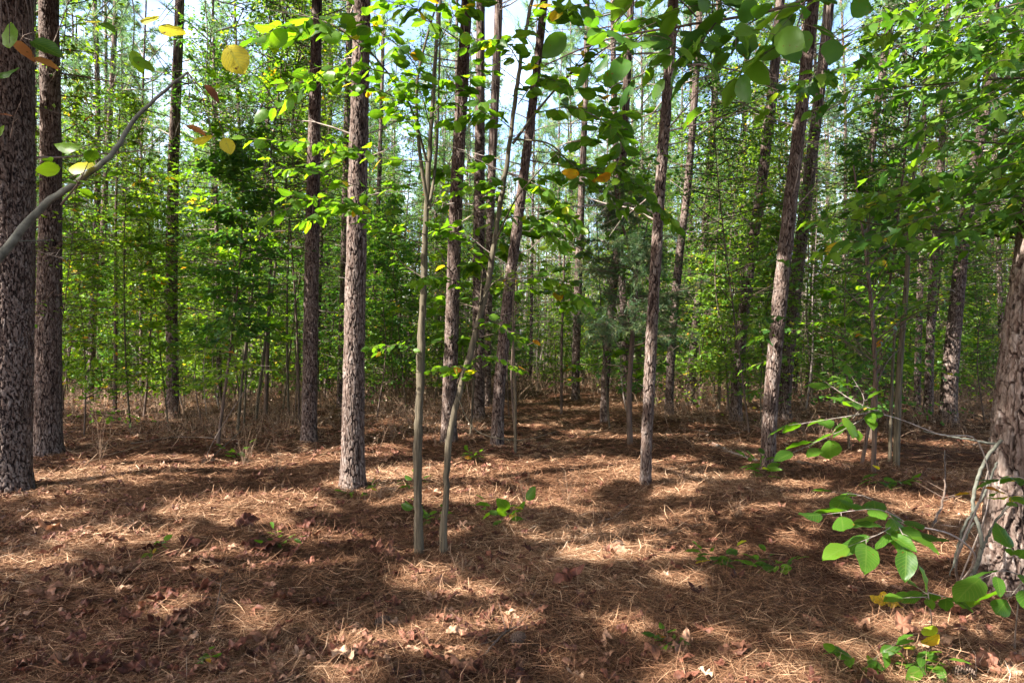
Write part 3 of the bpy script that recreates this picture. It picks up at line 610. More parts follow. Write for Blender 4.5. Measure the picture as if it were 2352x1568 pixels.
def make_sapling(Ht, size, T, leafm, nb, nl, lo=.2, group='young broadleaf trees growing under the pines', label='young broadleaf tree with thin stem and layered green leaves', spread=.24, yellow=.03, r=.018, nm='broadleaf_sapling', cat='sapling'):
    t = thing(nm, label, cat, (0, 0, 0), group or 'x')
    zz = np.linspace(-.05, Ht, 8); ph = random.uniform(0, 6)
    P = np.stack([.05 * Ht * np.sin(zz / Ht * 2.5 + ph) - .05 * Ht * math.sin(ph), .05 * Ht * np.cos(zz / Ht * 2 + ph) - .05 * Ht * math.cos(ph), zz], -1)
    st = MB(); tube(st, smooth_path(P, 20), np.linspace(r, .004, 20), 7)
    tw = MB(); lf = MB(); pos, ax, nr, sz = [], [], [], []
    for j in range(nb):
        u = lo + (1 - lo) * (j + random.random()) / nb; A = pathz(P, np.array([u * Ht]))[0]
        L_ = spread * Ht * (1.1 - .7 * u) * random.uniform(.5, 1.25); d = rnd_dir(1, (0, .5))[0]; pts = [A]
        for q in range(4): d = norm(d + rng.normal(0, .15, 3) + np.array([0, 0, -.05])); pts.append(pts[-1] + d * L_ / 4)
        pts = np.array(pts); tube(tw, pts, np.linspace(.007, .002, 5) * (.6 + Ht / 8), 4, random.random())
        m = nl; tt = rng.uniform(.15, 1, m) * 3.99; ii = tt.astype(int); q = pts[ii] + (pts[ii + 1] - pts[ii]) * (tt - ii)[:, None]
        off = rng.normal(0, 1, (m, 3)) * np.array([1, 1, .22]) * L_ * .2; q2 = q + off
        sel = rng.random(m) < .25; sticks(tw, q[sel], q2[sel], .003, .0015, .5, 3)
        pos.append(q2); a = norm(off + d * .5 * L_ * .3 + rng.normal(0, .03, (m, 3)) - np.array([0, 0, .05])); ax.append(a)
        nr.append(norm(np.array([0, 0, 1.]) + rng.normal(0, .42, (m, 3)))); sz.append(size * rng.uniform(.6, 1.2, m))
    pos = np.concatenate(pos); m = len(pos); rr = np.clip(rng.beta(2, 2.2, m) * .8 + .08 * random.random(), 0, .9); rr = np.where(rng.random(m) < yellow, rng.uniform(.92, 1, m), rr)
    inst(lf, T, pos, np.concatenate(ax), np.concatenate(nr), np.concatenate(sz), rr)
    build_multi('stem', [(st, M_DTWIG if random.random() < .5 else M_SMOOTH), (tw, M_DTWIG)], t, True); lf.build('leaves', leafm, t)
    return t
sap = []
for k in range(14):
    Ht = [3.2, 5.5, 7.5, 4.2, 9, 6.2][k % 6] * random.uniform(.9, 1.1); near = k < 6
    oak = k % 3 == 1
    sap.append(make_sapling(Ht, [.085, .1, .09, .1, .09, .11][k % 6], T_STAR if k % 2 else T_MID, M_MIDD if oak else M_MIDL, int(18 + Ht * 6), 44, .12 if k % 2 else .25, spread=.22 if Ht > 5 else .3, yellow=.02 + .04 * random.random()))
def sdens(px, y):
    if 1180 < px < 1420 and y < 22: return 0.03
    if 880 < px < 1180 and y < 17: return .3
    if y < 15 and (px < 420 or 420 < px < 1600): return .35
    if (y < 17 and abs(px - 405) < 75) or (y < 13 and abs(px - 715) < 75) or (y < 13 and abs(px - 1500) < 60): return 0
    if y < 17 and (1770 < px < 1940 or 2130 < px < 2300): return 0
    if px > 1500: return 1
    return .8
ss = scatter(278, 11, 46, math.radians(41), .55, sdens)
for k, (x, y) in enumerate(ss):
    loc = (x, y, float(gh(x, y)) - .03); pi = k % 14
    if y < 16 and pi % 6 == 4: pi -= 1
    if k < 14: o = sap[k]; o.location = loc; o.rotation_euler.z = random.uniform(0, 6.28)
    else: copy_tree(sap[pi], loc, random.uniform(0, 6.28), random.uniform(.75, 1.15))
for (px, y, Ht, lb, mt, sz) in [(545, 13.5, 10.5, 'tall slender broadleaf tree with fine foliage left of the reddish pine, reaching the top', M_MIDD, .07), (650, 19, 11, 'fine leaved broadleaf tree behind the reddish pine', M_MIDL, .08), (2000, 12, 9.5, 'tall broadleaf tree behind the maple leaves at right', M_MIDD, .08),
                        (2120, 18, 11, 'broadleaf tree with high crown by the curved right pine', M_MIDL, .085), (2345, 16.5, 10, 'broadleaf tree between the curved pine and the right edge', M_MIDL, .08), (1720, 20, 10, 'broadleaf tree behind the dark leaning pine on the right', M_MIDD, .09), (330, 16, 7.5, 'broadleaf tree filling the gap left of the slim pine', M_MIDL, .085), (500, 11.5, 5.2, 'young oak with broad dark leaves right of the slim pine', M_MIDD, .13)]:
    x = (px - W / 2) / F * y; o = make_sapling(Ht, sz, T_MID if sz < .1 else T_STAR, mt, 95 if sz < .1 else 50, 62 if sz < .1 else 36, .3, None, lb, .2, .02, .03, 'broadleaf_tree', 'tree'); del o['group']; o.location = (x, y, float(gh(x, y)) - .03)
tall = []
for k in range(5):
    Ht = 10 + k * .8; tall.append(make_sapling(Ht, .1, T_MID if k % 2 else T_STAR, M_MIDL if k % 3 else M_MIDD, 70, 50, .35, 'tall thin broadleaf trees among the pines', 'tall thin broadleaf tree with airy sunlit crown among the pines', .17, .03, .035, 'broadleaf_tree', 'tree'))
tt_ = scatter(85, 15, 48, math.radians(41), .6, lambda px, y: (0 if y < 28 else .3) if 1000 < px < 1500 else (0 if (y < 20 and (1740 < px < 1940 or 330 < px < 470 or 2130 < px < 2290)) else 1))
for k, (x, y) in enumerate(tt_):
    loc = (x, y, float(gh(x, y)) - .03)
    if k < 5: tall[k].location = loc
    else: copy_tree(tall[k % 5], loc, random.uniform(0, 6.28), random.uniform(.8, 1.15))
# bare thin understorey stems (named ones)
for (label, pts) in [("thin straight dark stem left of the slim pine, bare low down", [(264, 950, 9), (266, 700, 8), (266, 500, 6), (275, 250, 4)]),
                     ("thin dark stem left of the reddish pine, forking high", [(610, 952, 10), (618, 700, 8), (624, 540, 7), (630, 300, 4)]),
                     ("thin stem on the left edge of the path end", [(1289, 950, 7), (1290, 800, 6), (1296, 600, 5), (1300, 450, 3)]),
                     ("pale thin stem beside the path, right of the leaning pine", [(1183, 1045, 7), (1183, 900, 7), (1178, 750, 5), (1184, 600, 3)]),
                     ("slender pale grey sapling trunk forking at right", [(2058, 1076, 15), (2066, 850, 14), (2082, 650, 12), (2092, 480, 9), (2110, 300, 5)]),
                     ("thin dark stem just left of the pale grey sapling trunk", [(2043, 1060, 8), (2050, 850, 7), (2060, 700, 5)])]:
    bs = gpt(*pts[0][:2]); d = bs[1]; t = thing('sapling_stem', label, 'sapling', bs)
    P = np.array([bs - np.array([0, 0, .05])] + [at(a, b, d) for a, b, _ in pts[1:]]); R = np.array([w / 2 / F * d for _, _, w in pts])
    m = MB(); tube(m, smooth_path(P, 24), np.interp(np.linspace(0, 1, 24), np.linspace(0, 1, len(R)), R), 10); m.build('stem', M_SMOOTH if 'pale' in label else M_DTWIG, t, smooth=True)
    tw = MB(); lf = MB(); dead_limbs(tw, P, R, 1.3, P[-1][2], 10, .3, .9, 2, .005); 
    for _ in range(7):
        z = random.uniform(1.8, P[-1][2]); A = pathz(P, np.array([z]))[0]; dr = rnd_dir(1, (0, .4))[0]
        spray(tw, lf, [A, A + dr * .35, A + dr * .75 - np.array([0, 0, .05])], 10, .09, T_MID, .004)
    tw.build('twigs', M_TWIG, t); lf.build('leaves', M_MIDL, t)

bare = []
for k in range(7):
    t = thing('bare_sapling', 'slender leafless stem with thin dead side twigs among the understorey', 'sapling', (0, 0, 0), 'slender leafless stems between the pines')
    Ht = random.uniform(3, 8); zz = np.linspace(-.05, Ht, 9); ph = random.uniform(0, 6); q = .06 * Ht * rng.normal(0, .6, 2)
    P = np.stack([q[0] * np.sin(zz / Ht * 2.2) + .05 * np.sin(zz * 1.9 + ph) - .05 * math.sin(ph), q[1] * np.sin(zz / Ht * 2.5) + .04 * np.cos(zz * 1.7 + ph) - .04 * math.cos(ph), zz], -1)
    m = MB(); r = random.uniform(.014, .035); tube(m, smooth_path(P, 26), np.linspace(r, .004, 26), 7, random.random()); dead_limbs(m, P, None, .4, Ht * .97, int(8 + Ht * 3), .25, 1.3, 3, .006)
    m.build('stem', [M_DTWIG, M_TWIG, M_SMOOTH][k % 3], t, smooth=True); bare.append(t)
bb = scatter(150, 10.5, 40, math.radians(41), .5, lambda px, y: 0 if 1190 < px < 1400 and y < 28 else (.3 if y < 14 else 1))
for k, (x, y) in enumerate(bb):
    loc = (x, y, float(gh(x, y)) - .03)
    if k < 7: bare[k].location = loc
    else: copy_tree(bare[k % 7], loc, random.uniform(0, 6.28), random.uniform(.75, 1.2))

# ------------------------------------------------------------------ cedar
def cedar():
    bs = gpt(1447, 1020); t = thing('cedar_tree', 'dark feathery cedar with wispy drooping foliage right of the path', 'cedar tree', bs)
    d = bs[1]; P = np.array([bs - np.array([0, 0, .05]), at(1445, 900, d), at(1452, 780, d), at(1458, 620, d), at(1425, 500, d), at(1405, 380, d)]); R = np.array([.05, .045, .042, .035, .02, .006])
    m = MB(); tube(m, smooth_path(P, 30), np.interp(np.linspace(0, 1, 30), np.linspace(0, 1, 6), R), 10)
    tube(m, smooth_path([at(1456, 640, d), at(1475, 570, d), at(1490, 500, d + .2)], 8), np.linspace(.025, .008, 8), 8); m.build('trunk', M_DTWIG, t, smooth=True)
    tw = MB(); fo = MB(); C, D = [], []
    for j in range(95):
        z = random.uniform(1.75, 4.4) if j > 12 else random.uniform(1.0, 1.7); A = pathz(P, np.array([z]))[0]; L_ = random.uniform(.4, 1.15) * (1.15 - .18 * (z - 1.7)); dr = rnd_dir(1, (-.1, .5))[0]; pts = [A]
        for q in range(4): dr = norm(dr + rng.normal(0, .15, 3) - np.array([0, 0, .04])); pts.append(pts[-1] + dr * L_ / 4)
        pts = np.array(pts); tube(tw, pts, np.linspace(.009, .003, 5), 4, random.random())
        if j <= 12: continue
        k = 26; tt = rng.uniform(.25, 1, k) * 3.99; ii = tt.astype(int); q = pts[ii] + (pts[ii + 1] - pts[ii]) * (tt - ii)[:, None]; dd = norm(dr + rng.normal(0, .5, (k, 3)) + np.array([0, 0, -.15])); e = q + dd * rng.uniform(.08, .25, (k, 1))
        sticks(tw, q, e, .0025, .001, .5, 3); C += [e, q * .4 + e * .6]; D += [dd, dd]
    C = np.concatenate(C); D = np.concatenate(D); needles(fo, C, D, 13, .085, .0028)
    tw.build('branches', M_DTWIG, t); fo.build('foliage', M_CEDAR, t)
cedar()

# ------------------------------------------------------------------ twin foreground saplings
def px_path(pts): return np.array([at(a, b, c) for a, b, c in pts])
def twin(label, stem, forks, sprays, seed):
    random.seed(seed); bs = gpt(*stem[0][:2]); d = bs[1]
    t = thing('broadleaf_sapling', label, 'sapling', bs)
    P = np.array([bs - np.array([0, 0, .06]), bs] + [at(a, b, d) for a, b, _ in stem[1:]]); R = np.array([stem[0][2], stem[0][2]] + [s[2] for s in stem[1:]]) * .86 / 2 / F * d
    top = P[-1] + (P[-1] - P[-2]) * 1.0 + np.array([.05, 0, .3]); P = np.vstack([P, top]); R = np.append(R, .006)
    m = MB(); sp = smooth_path(P, 90); s = np.concatenate([[0], np.cumsum(np.linalg.norm(np.diff(sp, axis=0), axis=1))]); sc = np.concatenate([[0], np.cumsum(np.linalg.norm(np.diff(P, axis=0), axis=1))])
    wob = rng.normal(0, .003, sp.shape); wob[:, 2] = 0; rad = np.interp(s / s[-1], sc / sc[-1], R) * (1 + .06 * np.sin(s * 9) + .25 * np.exp(-s / .1))
    tube(m, sp + wob, rad, 16); m.build('stem', M_SMOOTH, t, smooth=True)
    lm = MB(); tw = MB(); lf = MB()
    for f in forks:
        q = px_path(f[0]); tube(lm, smooth_path(q, 24), np.linspace(f[1], f[1] * .35, 24), 8)
    for (pts, nl, px) in sprays:
        q = px_path(pts); dd = pts[-1][2]; spray(tw, lf, q, int(nl * 1.7), px * .66 / F * dd, T_OVAL, .0045, (.1, .82), .3, True, .5, .025)
    lm.build('limbs', M_SMOOTH, t, smooth=True); tw.build('twigs', M_DTWIG, t); lf.build('leaves', M_LEAF, t, smooth=True)
D1 = 5.2
twin('left of the twin foreground saplings, straight stem forking high up', [(962, 1272, 24), (959, 1034, 23), (966, 834, 22), (971, 690, 19), (976, 550, 16), (990, 300, 12), (1002, 100, 10)],
     [([(982, 470, D1), (962, 330, D1 - .1), (958, 190, D1 - .2), (985, 70, D1 - .2), (1020, -40, D1 - .2)], .016), ([(986, 480, D1), (1000, 380, D1 + .1), (1008, 200, D1 + .2), (1012, 0, D1 + .2)], .013), ([(980, 370, D1), (940, 240, D1 - .2), (860, 130, D1 - .5), (800, 60, D1 - .8)], .011)],
     [([(860, 130, 4.6), (760, 60, 4.2), (640, 62, 3.9)], 12, 92), ([(900, 170, 4.7), (780, 150, 4.4), (700, 200, 4.2), (620, 250, 4.1)], 14, 62), ([(960, 250, 4.9), (820, 190, 4.5), (660, 190, 4.2)], 12, 58),
      ([(985, 372, 5.1), (850, 360, 4.8), (720, 330, 4.5), (570, 318, 4.3)], 16, 62), ([(970, 420, 5.1), (830, 430, 4.7), (740, 395, 4.5), (590, 385, 4.3)], 14, 55), ([(972, 560, 5.1), (860, 520, 4.8), (750, 450, 4.6), (620, 500, 4.4)], 16, 56),
      ([(978, 540, 5.2), (870, 500, 5), (790, 470, 4.8), (700, 510, 4.7)], 14, 50), ([(990, 330, 5.1), (920, 260, 4.9), (880, 180, 4.7)], 10, 55), ([(985, 200, 5), (930, 120, 4.6), (860, 60, 4.3), (820, 20, 4.2)], 14, 66),
      ([(1000, 120, 5), (1040, 40, 4.8), (1100, -10, 4.6)], 12, 64), ([(995, 260, 5), (1060, 200, 4.8), (1110, 140, 4.7)], 12, 58), ([(990, 300, 5), (960, 200, 4.8), (930, 190, 4.6)], 12, 58), ([(1000, 60, 5), (950, 20, 4.7), (880, 0, 4.5)], 12, 66),
      ([(968, 820, 5.2), (910, 790, 5.1), (870, 810, 5)], 9, 30), ([(985, 480, 5.2), (1050, 400, 5.2), (1100, 380, 5.3)], 9, 44), ([(975, 640, 5.2), (920, 600, 5.3), (880, 470, 5.4)], 10, 40)], 21)
twin('right of the twin foreground saplings, leaning stem with smooth pale bark', [(1018, 1272, 20), (1024, 1134, 17), (1031, 1009, 17), (1056, 899, 16), (1086, 785, 16), (1118, 665, 15), (1135, 560, 14), (1157, 424, 13), (1175, 300, 12), (1187, 200, 11), (1219, 15, 9)],
     [([(1178, 330, D1), (1230, 260, D1), (1300, 180, D1 - .2), (1420, 90, D1 - .5)], .012), ([(1180, 320, D1), (1260, 330, D1 - .2), (1330, 390, D1 - .4), (1420, 400, D1 - .6)], .008), ([(1100, 700, D1), (1140, 645, D1), (1190, 640, D1 - .1)], .008), ([(1048, 905, D1), (1090, 985, D1), (1180, 1010, D1 + .1), (1300, 985, D1 + .2)], .005), ([(1140, 550, D1), (1190, 450, D1 - .3), (1300, 330, D1 - .5)], .008)],
     [([(1230, 260, 5.1), (1330, 250, 4.6), (1430, 330, 4.3), (1400, 420, 4.2)], 18, 74), ([(1250, 330, 5), (1330, 390, 4.7), (1420, 480, 4.5)], 18, 62), ([(1300, 330, 4.8), (1370, 300, 4.4), (1400, 200, 4.2)], 14, 72), ([(1190, 240, 5), (1240, 180, 4.7), (1310, 200, 4.5)], 14, 66),
      ([(1200, 160, 5), (1160, 100, 4.7), (1090, 90, 4.5)], 14, 60), ([(1215, 60, 5), (1280, 20, 4.6), (1340, 10, 4.2)], 14, 70), ([(1180, 300, 5), (1120, 260, 4.8), (1040, 280, 4.7)], 14, 58), ([(1170, 400, 5), (1240, 430, 4.8), (1330, 520, 4.7)], 16, 54),
      ([(1420, 400, 4.7), (1480, 440, 4.6), (1540, 500, 4.5)], 12, 50), ([(1330, 390, 4.8), (1430, 380, 4.5), (1530, 350, 4.4)], 12, 50), ([(1150, 500, 5.1), (1220, 500, 5), (1280, 560, 4.9)], 14, 46), ([(1190, 640, 5.1), (1260, 640, 5), (1340, 690, 5)], 16, 46),
      ([(1100, 700, 5.2), (1030, 640, 5), (950, 650, 5)], 14, 44), ([(1130, 600, 5.2), (1060, 540, 5), (1000, 520, 5)], 14, 42), ([(1080, 760, 5.2), (1130, 740, 5.1), (1200, 790, 5)], 10, 36), ([(1050, 880, 5.2), (1060, 840, 5), (1030, 850, 4.9)], 9, 44), ([(1070, 820, 5.2), (1130, 820, 5.4), (1200, 850, 5.5)], 10, 30),
      ([(1420, 90, 4.7), (1500, 40, 4.4), (1560, 30, 4.3)], 9, 56), ([(1300, 180, 5), (1350, 120, 4.8), (1420, 60, 4.7)], 10, 40), ([(1160, 440, 5.2), (1110, 420, 5), (1050, 440, 4.9)], 12, 42)], 22)
random.seed(77)

# ------------------------------------------------------------------ foreground trees standing outside the frame, reaching in
def reach_tree(name, label, cat, bx, by, Ht, r, limbs, sprays, T, leafm, barkm, yellow=.03, rnd=(.2, .85), extra=None, jit=.5):
    bz = float(gh(bx, by)); t = thing(name, label, cat, (bx, by, bz)); P = np.array([(bx, by, bz - .05), (bx + .03, by, bz + Ht * .3), (bx - .02, by + .05, bz + Ht * .65), (bx + .05, by, bz + Ht)])
    m = MB(); tube(m, smooth_path(P, 20), np.linspace(r, r * .3, 20), 12); m.build('trunk', barkm, t, smooth=True)
    lm = MB(); tw = MB(); lf = MB()
    for pts, r0, r1 in limbs:
        q = px_path(pts); A = pathz(P, np.array([min(q[0][2], bz + Ht)]) )[0]; q = np.vstack([A, q]); sp = smooth_path(q, 50)
        tube(lm, sp + rng.normal(0, .0015, sp.shape), np.linspace(r0, r1, 50), 12)
        dead = sp[rng.integers(8, 48, 8)]; dd = rnd_dir(8, (0, .8)); sticks(lm, dead, dead + dd * rng.uniform(.03, .15, (8, 1)), .003, .001, .5, 4)
    for (pts, nl, px) in sprays:
        q = px_path(pts); spray(tw, lf, q, nl, px * .9 / F * pts[-1][2], T, .004, rnd, .3, True, jit, yellow)
    lm.build('limbs', barkm, t, smooth=True); tw.build('twigs', M_DTWIG, t); lf.build('leaves', leafm, t, smooth=True)
    return t
tl = reach_tree('broadleaf_tree', 'grey barked young tree sending a bare diagonal limb in from the left', 'tree', -2.35, 2.5, 4.6, .05,
    [([(-60, 650, 2.5), (0, 588, 2.5), (60, 515, 2.5), (105, 468, 2.5), (190, 410, 2.5), (265, 345, 2.5), (300, 285, 2.5), (360, 225, 2.5), (430, 165, 2.5)], .022, .004),
     ([(-150, -60, 2.5), (40, -50, 2.5), (220, -30, 2.45), (420, -20, 2.5), (560, 20, 2.5)], .012, .002)],
    [([(140, 470, 2.5), (180, 420, 2.45), (200, 380, 2.4)], 3, 52)], T_OVAL, M_LEAF, M_PALE)
def hang_leaves(t, name, M, T, items, label):
    mb = MB(); tw = MB()
    for (px, py, d, s, ang, r, top) in items:
        c = at(px, py, d); a = math.radians(ang); ax = norm(np.array([math.cos(a), random.uniform(-.15, .15), math.sin(a)])); size = s / F * d
        nr = norm(np.array([random.uniform(-.4, .4), -.75 if s > 45 else -.4, .7]))
        q = c - ax * size * .5; inst(mb, T, [q], [ax], [nr], size, r)
        e = at(top[0], top[1], d); mid = (q + e) / 2 + np.array([.01, 0, .02]); tube(tw, smooth_path([e, mid, q], 8), np.linspace(.0022, .001, 8), 4)
    o = mb.build(name, M, t, smooth=True, label=label); tw.build('leaf_stalks', M_DTWIG, t)
T_ROUND = [tmpl_oval(.46, .1, .1, .2)]
hang_leaves(tl, 'yellow_leaves', M_YEL, T_ROUND, [(541, 137, 2.5, 72, -60, .35, (560, 20)), (342, 42, 2.5, 50, 175, .1, (420, -20)), (396, 66, 2.5, 62, -10, .2, (430, -10)), (216, 48, 2.5, 38, 10, .05, (225, -30)), (463, 318, 2.5, 50, 190, .3, (430, 165)), (524, 335, 2.5, 40, -70, .2, (430, 165)), (186, 380, 2.45, 60, 10, .0, (190, 410))], 'yellow speckled leaves hanging from fine twigs')
hang_leaves(tl, 'green_leaves', M_LEAF, T_OVAL, [(14, 78, 2.3, 66, 100, .7, (0, -40)), (20, 168, 2.3, 58, 10, .3, (0, -40)), (108, 112, 2.4, 80, -25, .2, (40, -50)), (318, 138, 2.5, 50, -60, .8, (300, -25)), (330, 140, 2.5, 52, -20, .75, (300, -25)), (158, 338, 2.5, 66, 178, .75, (265, 345)), (250, 62, 2.5, 40, -30, .4, (225, -30)), (2, 300, 2.4, 30, 80, .8, (-20, 200))], 'green leaves hanging at the upper left')
hang_leaves(tl, 'brown_leaves', M_BRN, T_LONG, [(52, 108, 2.4, 60, -35, .7, (30, -50)), (105, 142, 2.4, 60, -15, .8, (60, -50)), (488, 208, 2.5, 48, -40, .1, (470, -10)), (450, 296, 2.5, 52, -20, .7, (430, 165)), (206, 264, 2.5, 42, 175, .5, (300, 285)), (8, 262, 2.4, 34, 10, .2, (-10, 200))], 'curled brown leaves at the upper left')

reach_tree('broadleaf_tree', 'broadleaf limb with big dark oval leaves hanging across the top', 'tree', 2.95, 2.1, 4.2, .06,
    [([(2300, -330, 2.6), (2050, -120, 2.7), (1850, 0, 2.8), (1700, 38, 2.9), (1560, 62, 3.0), (1430, 82, 3.1), (1340, 112, 3.2), (1250, 150, 3.3)], .014, .003)],
    [([(1760, 30, 2.85), (1690, 90, 2.75), (1700, 160, 2.7)], 8, 92), ([(1650, 45, 2.9), (1600, 110, 2.8)], 6, 82), ([(1560, 62, 3), (1540, 120, 2.9)], 6, 80), ([(1480, 72, 3.05), (1440, 120, 2.9), (1420, 150, 2.9)], 6, 80), ([(1850, 0, 2.8), (1820, 80, 2.7), (1760, 120, 2.6)], 7, 96),
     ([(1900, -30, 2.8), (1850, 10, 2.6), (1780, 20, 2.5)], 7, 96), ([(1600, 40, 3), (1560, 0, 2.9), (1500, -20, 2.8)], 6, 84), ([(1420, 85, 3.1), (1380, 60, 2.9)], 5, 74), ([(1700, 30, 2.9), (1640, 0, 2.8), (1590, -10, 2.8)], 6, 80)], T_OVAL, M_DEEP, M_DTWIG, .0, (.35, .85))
sp = []
for k in range(58):      # upper right: dense layered sprays
    y0 = random.uniform(-60, 520); x0 = 2400 + random.uniform(-150, 60); L_ = random.uniform(140, 420); d0 = random.uniform(3.6, 5.4)
    xx = x0 - L_ * random.uniform(.3, 1); lim = 1740 + max(0, 90 - y0) * 1.2
    xx = max(xx, lim + random.uniform(0, 120)); sp.append(([(xx + L_, y0 - 60, d0 + .2), (xx + L_ * .5, y0 - 10, d0), (xx, y0 + random.uniform(10, 60), d0 - .1)], random.randint(11, 17), random.uniform(44, 62)))
for (x, y) in [(1850, 175), (1780, 180), (1900, 200), (1950, 230), (1990, 430), (1930, 450), (2030, 450), (1860, 490), (1960, 530), (1890, 560), (2060, 130), (2110, 80)]:
    sp.append(([(x + 230, y - 50, 4.6), (x + 110, y - 10, 4.4), (x, y + 20, 4.3)], 14, 58))
reach_tree('maple_tree', 'maple outside the right edge filling the upper right with layered lobed leaves', 'tree', 4.3, 4.6, 5.6, .06,
    [([(2420, 560, 4.6), (2250, 535, 4.6), (2050, 520, 4.5), (1900, 495, 4.4)], .012, .003), ([(2500, 200, 4.5), (2350, 180, 4.5), (2200, 190, 4.4), (1950, 210, 4.3)], .012, .003), ([(2500, 0, 4.5), (2350, 60, 4.5), (2150, 90, 4.4)], .012, .003), ([(2500, 330, 4.6), (2300, 330, 4.5), (2100, 310, 4.4)], .012, .003)],
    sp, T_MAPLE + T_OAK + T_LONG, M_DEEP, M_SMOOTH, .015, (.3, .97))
sp = []
for k in range(46):      # mid right thicket sapling leaves
    x = random.uniform(1650, 2250); y = random.uniform(430, 900) - (x - 1950) * .15; d0 = random.uniform(6.5, 9.5); L_ = random.uniform(80, 170)
    if (y > 450 and 1740 < x < 1880) or (y > 560 and 2100 < x < 2240): continue
    sp.append(([(x + L_, y - 15, d0), (x + L_ / 2, y - 10, d0), (x, y + 20, d0)], random.randint(8, 13), random.uniform(20, 30)))
bs = gpt(2005, 1090)
t = thing('oak_sapling', 'bushy oak sapling with deep green leaves filling the right middle', 'sapling', bs)
tw = MB(); lf = MB(); st = MB()
P = np.array([bs - np.array([0, 0, .05]), at(2010, 850, bs[1] - .2), at(1990, 600, bs[1]), at(1960, 380, bs[1])]); tube(st, smooth_path(P, 20), np.linspace(.03, .01, 20), 9); st.build('stem', M_DTWIG, t, smooth=True)
for (pts, nl, px) in sp:
    q = px_path(pts); A = pathz(P, np.array([max(.8, q[0][2] - .5)]))[0]; tube(tw, smooth_path([A, (A + q[0]) / 2 + np.array([0, 0, .1]), q[0]], 8), np.linspace(.008, .004, 8), 4)
    spray(tw, lf, q, nl, px / F * pts[-1][2], T_OAK + T_MID, .003, (.25, .95), .25, True, .45, .02)
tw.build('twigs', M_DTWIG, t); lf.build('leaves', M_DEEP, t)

def tier_sapling(label, stem, boxes, leafm, T, seed):
    random.seed(seed); bs = gpt(*stem[0]); d = bs[1]; t = thing('broadleaf_sapling', label, 'sapling', bs)
    P = np.array([bs - np.array([0, 0, .05])] + [at(a, b, d) for a, b in stem[1:]]); st = MB(); tube(st, smooth_path(P, 24), np.linspace(.022, .006, 24), 8, .4); tw = MB(); lf = MB()
    for (x0, y0, x1, y1, n, px) in boxes:
        for _ in range(n):
            x = random.uniform(x0, x1); y = random.uniform(y0, y1); dd = d + random.uniform(-.9, .9); q = at(x, y, dd); A = pathz(P, np.array([max(.4, min(P[-1][2], q[2] - random.uniform(.0, .35)))]))[0]
            mid = A * .35 + q * .65 + np.array([0, 0, .06]); tube(tw, smooth_path([A, (A + mid) / 2 + np.array([0, 0, .03]), mid], 7), np.linspace(.006, .0035, 7), 4, random.random())
            spray(tw, lf, [mid, (mid + q) / 2 + np.array([0, 0, .02]), q], random.randint(8, 13), px / F * d * random.uniform(.8, 1.1), T, .003, (.25, .9), .25, True, .35, .03)
    build_multi('stem', [(st, M_SMOOTH), (tw, M_DTWIG)], t, True); lf.build('leaves', leafm, t, smooth=True)
tier_sapling('leafy sapling behind the twin saplings with flat bright tiers of leaves', [(1080, 1000), (1090, 850), (1110, 600), (1120, 400)], [(900, 560, 1350, 720, 17, 30), (1000, 380, 1400, 560, 14, 32), (950, 740, 1250, 860, 7, 26)], M_LEAF, T_OVAL, 5)
tier_sapling('leafy sapling with bright tiers between the cedar and the path', [(1400, 985), (1390, 850), (1380, 700), (1370, 480)], [(1280, 720, 1520, 870, 10, 24), (1230, 560, 1440, 700, 8, 24), (1280, 380, 1500, 560, 8, 26)], M_LEAF, T_OVAL, 6)
tier_sapling('leafy sapling left of the reddish pine with lobed sunlit leaves', [(560, 985), (565, 850), (575, 600), (570, 300)], [(430, 300, 680, 560, 18, 27), (430, 560, 680, 780, 14, 24), (480, 150, 690, 300, 9, 28)], M_LEAF, T_MAPLE, 7)
tier_sapling('leafy sapling filling the gap between the stout left pair and the slim pine', [(300, 985), (290, 850), (285, 650), (290, 380)], [(170, 420, 380, 640, 11, 24), (160, 640, 370, 820, 9, 22)], M_LEAF, T_MAPLE, 8)
tier_sapling('bright leafy sapling behind the lower right leaves, below the maple', [(1950, 1030), (1945, 850), (1940, 700), (1950, 560)], [(1890, 600, 2130, 760, 12, 25), (1900, 760, 2110, 890, 9, 24)], M_LEAF, T_MAPLE + T_OVAL, 9)
random.seed(78)

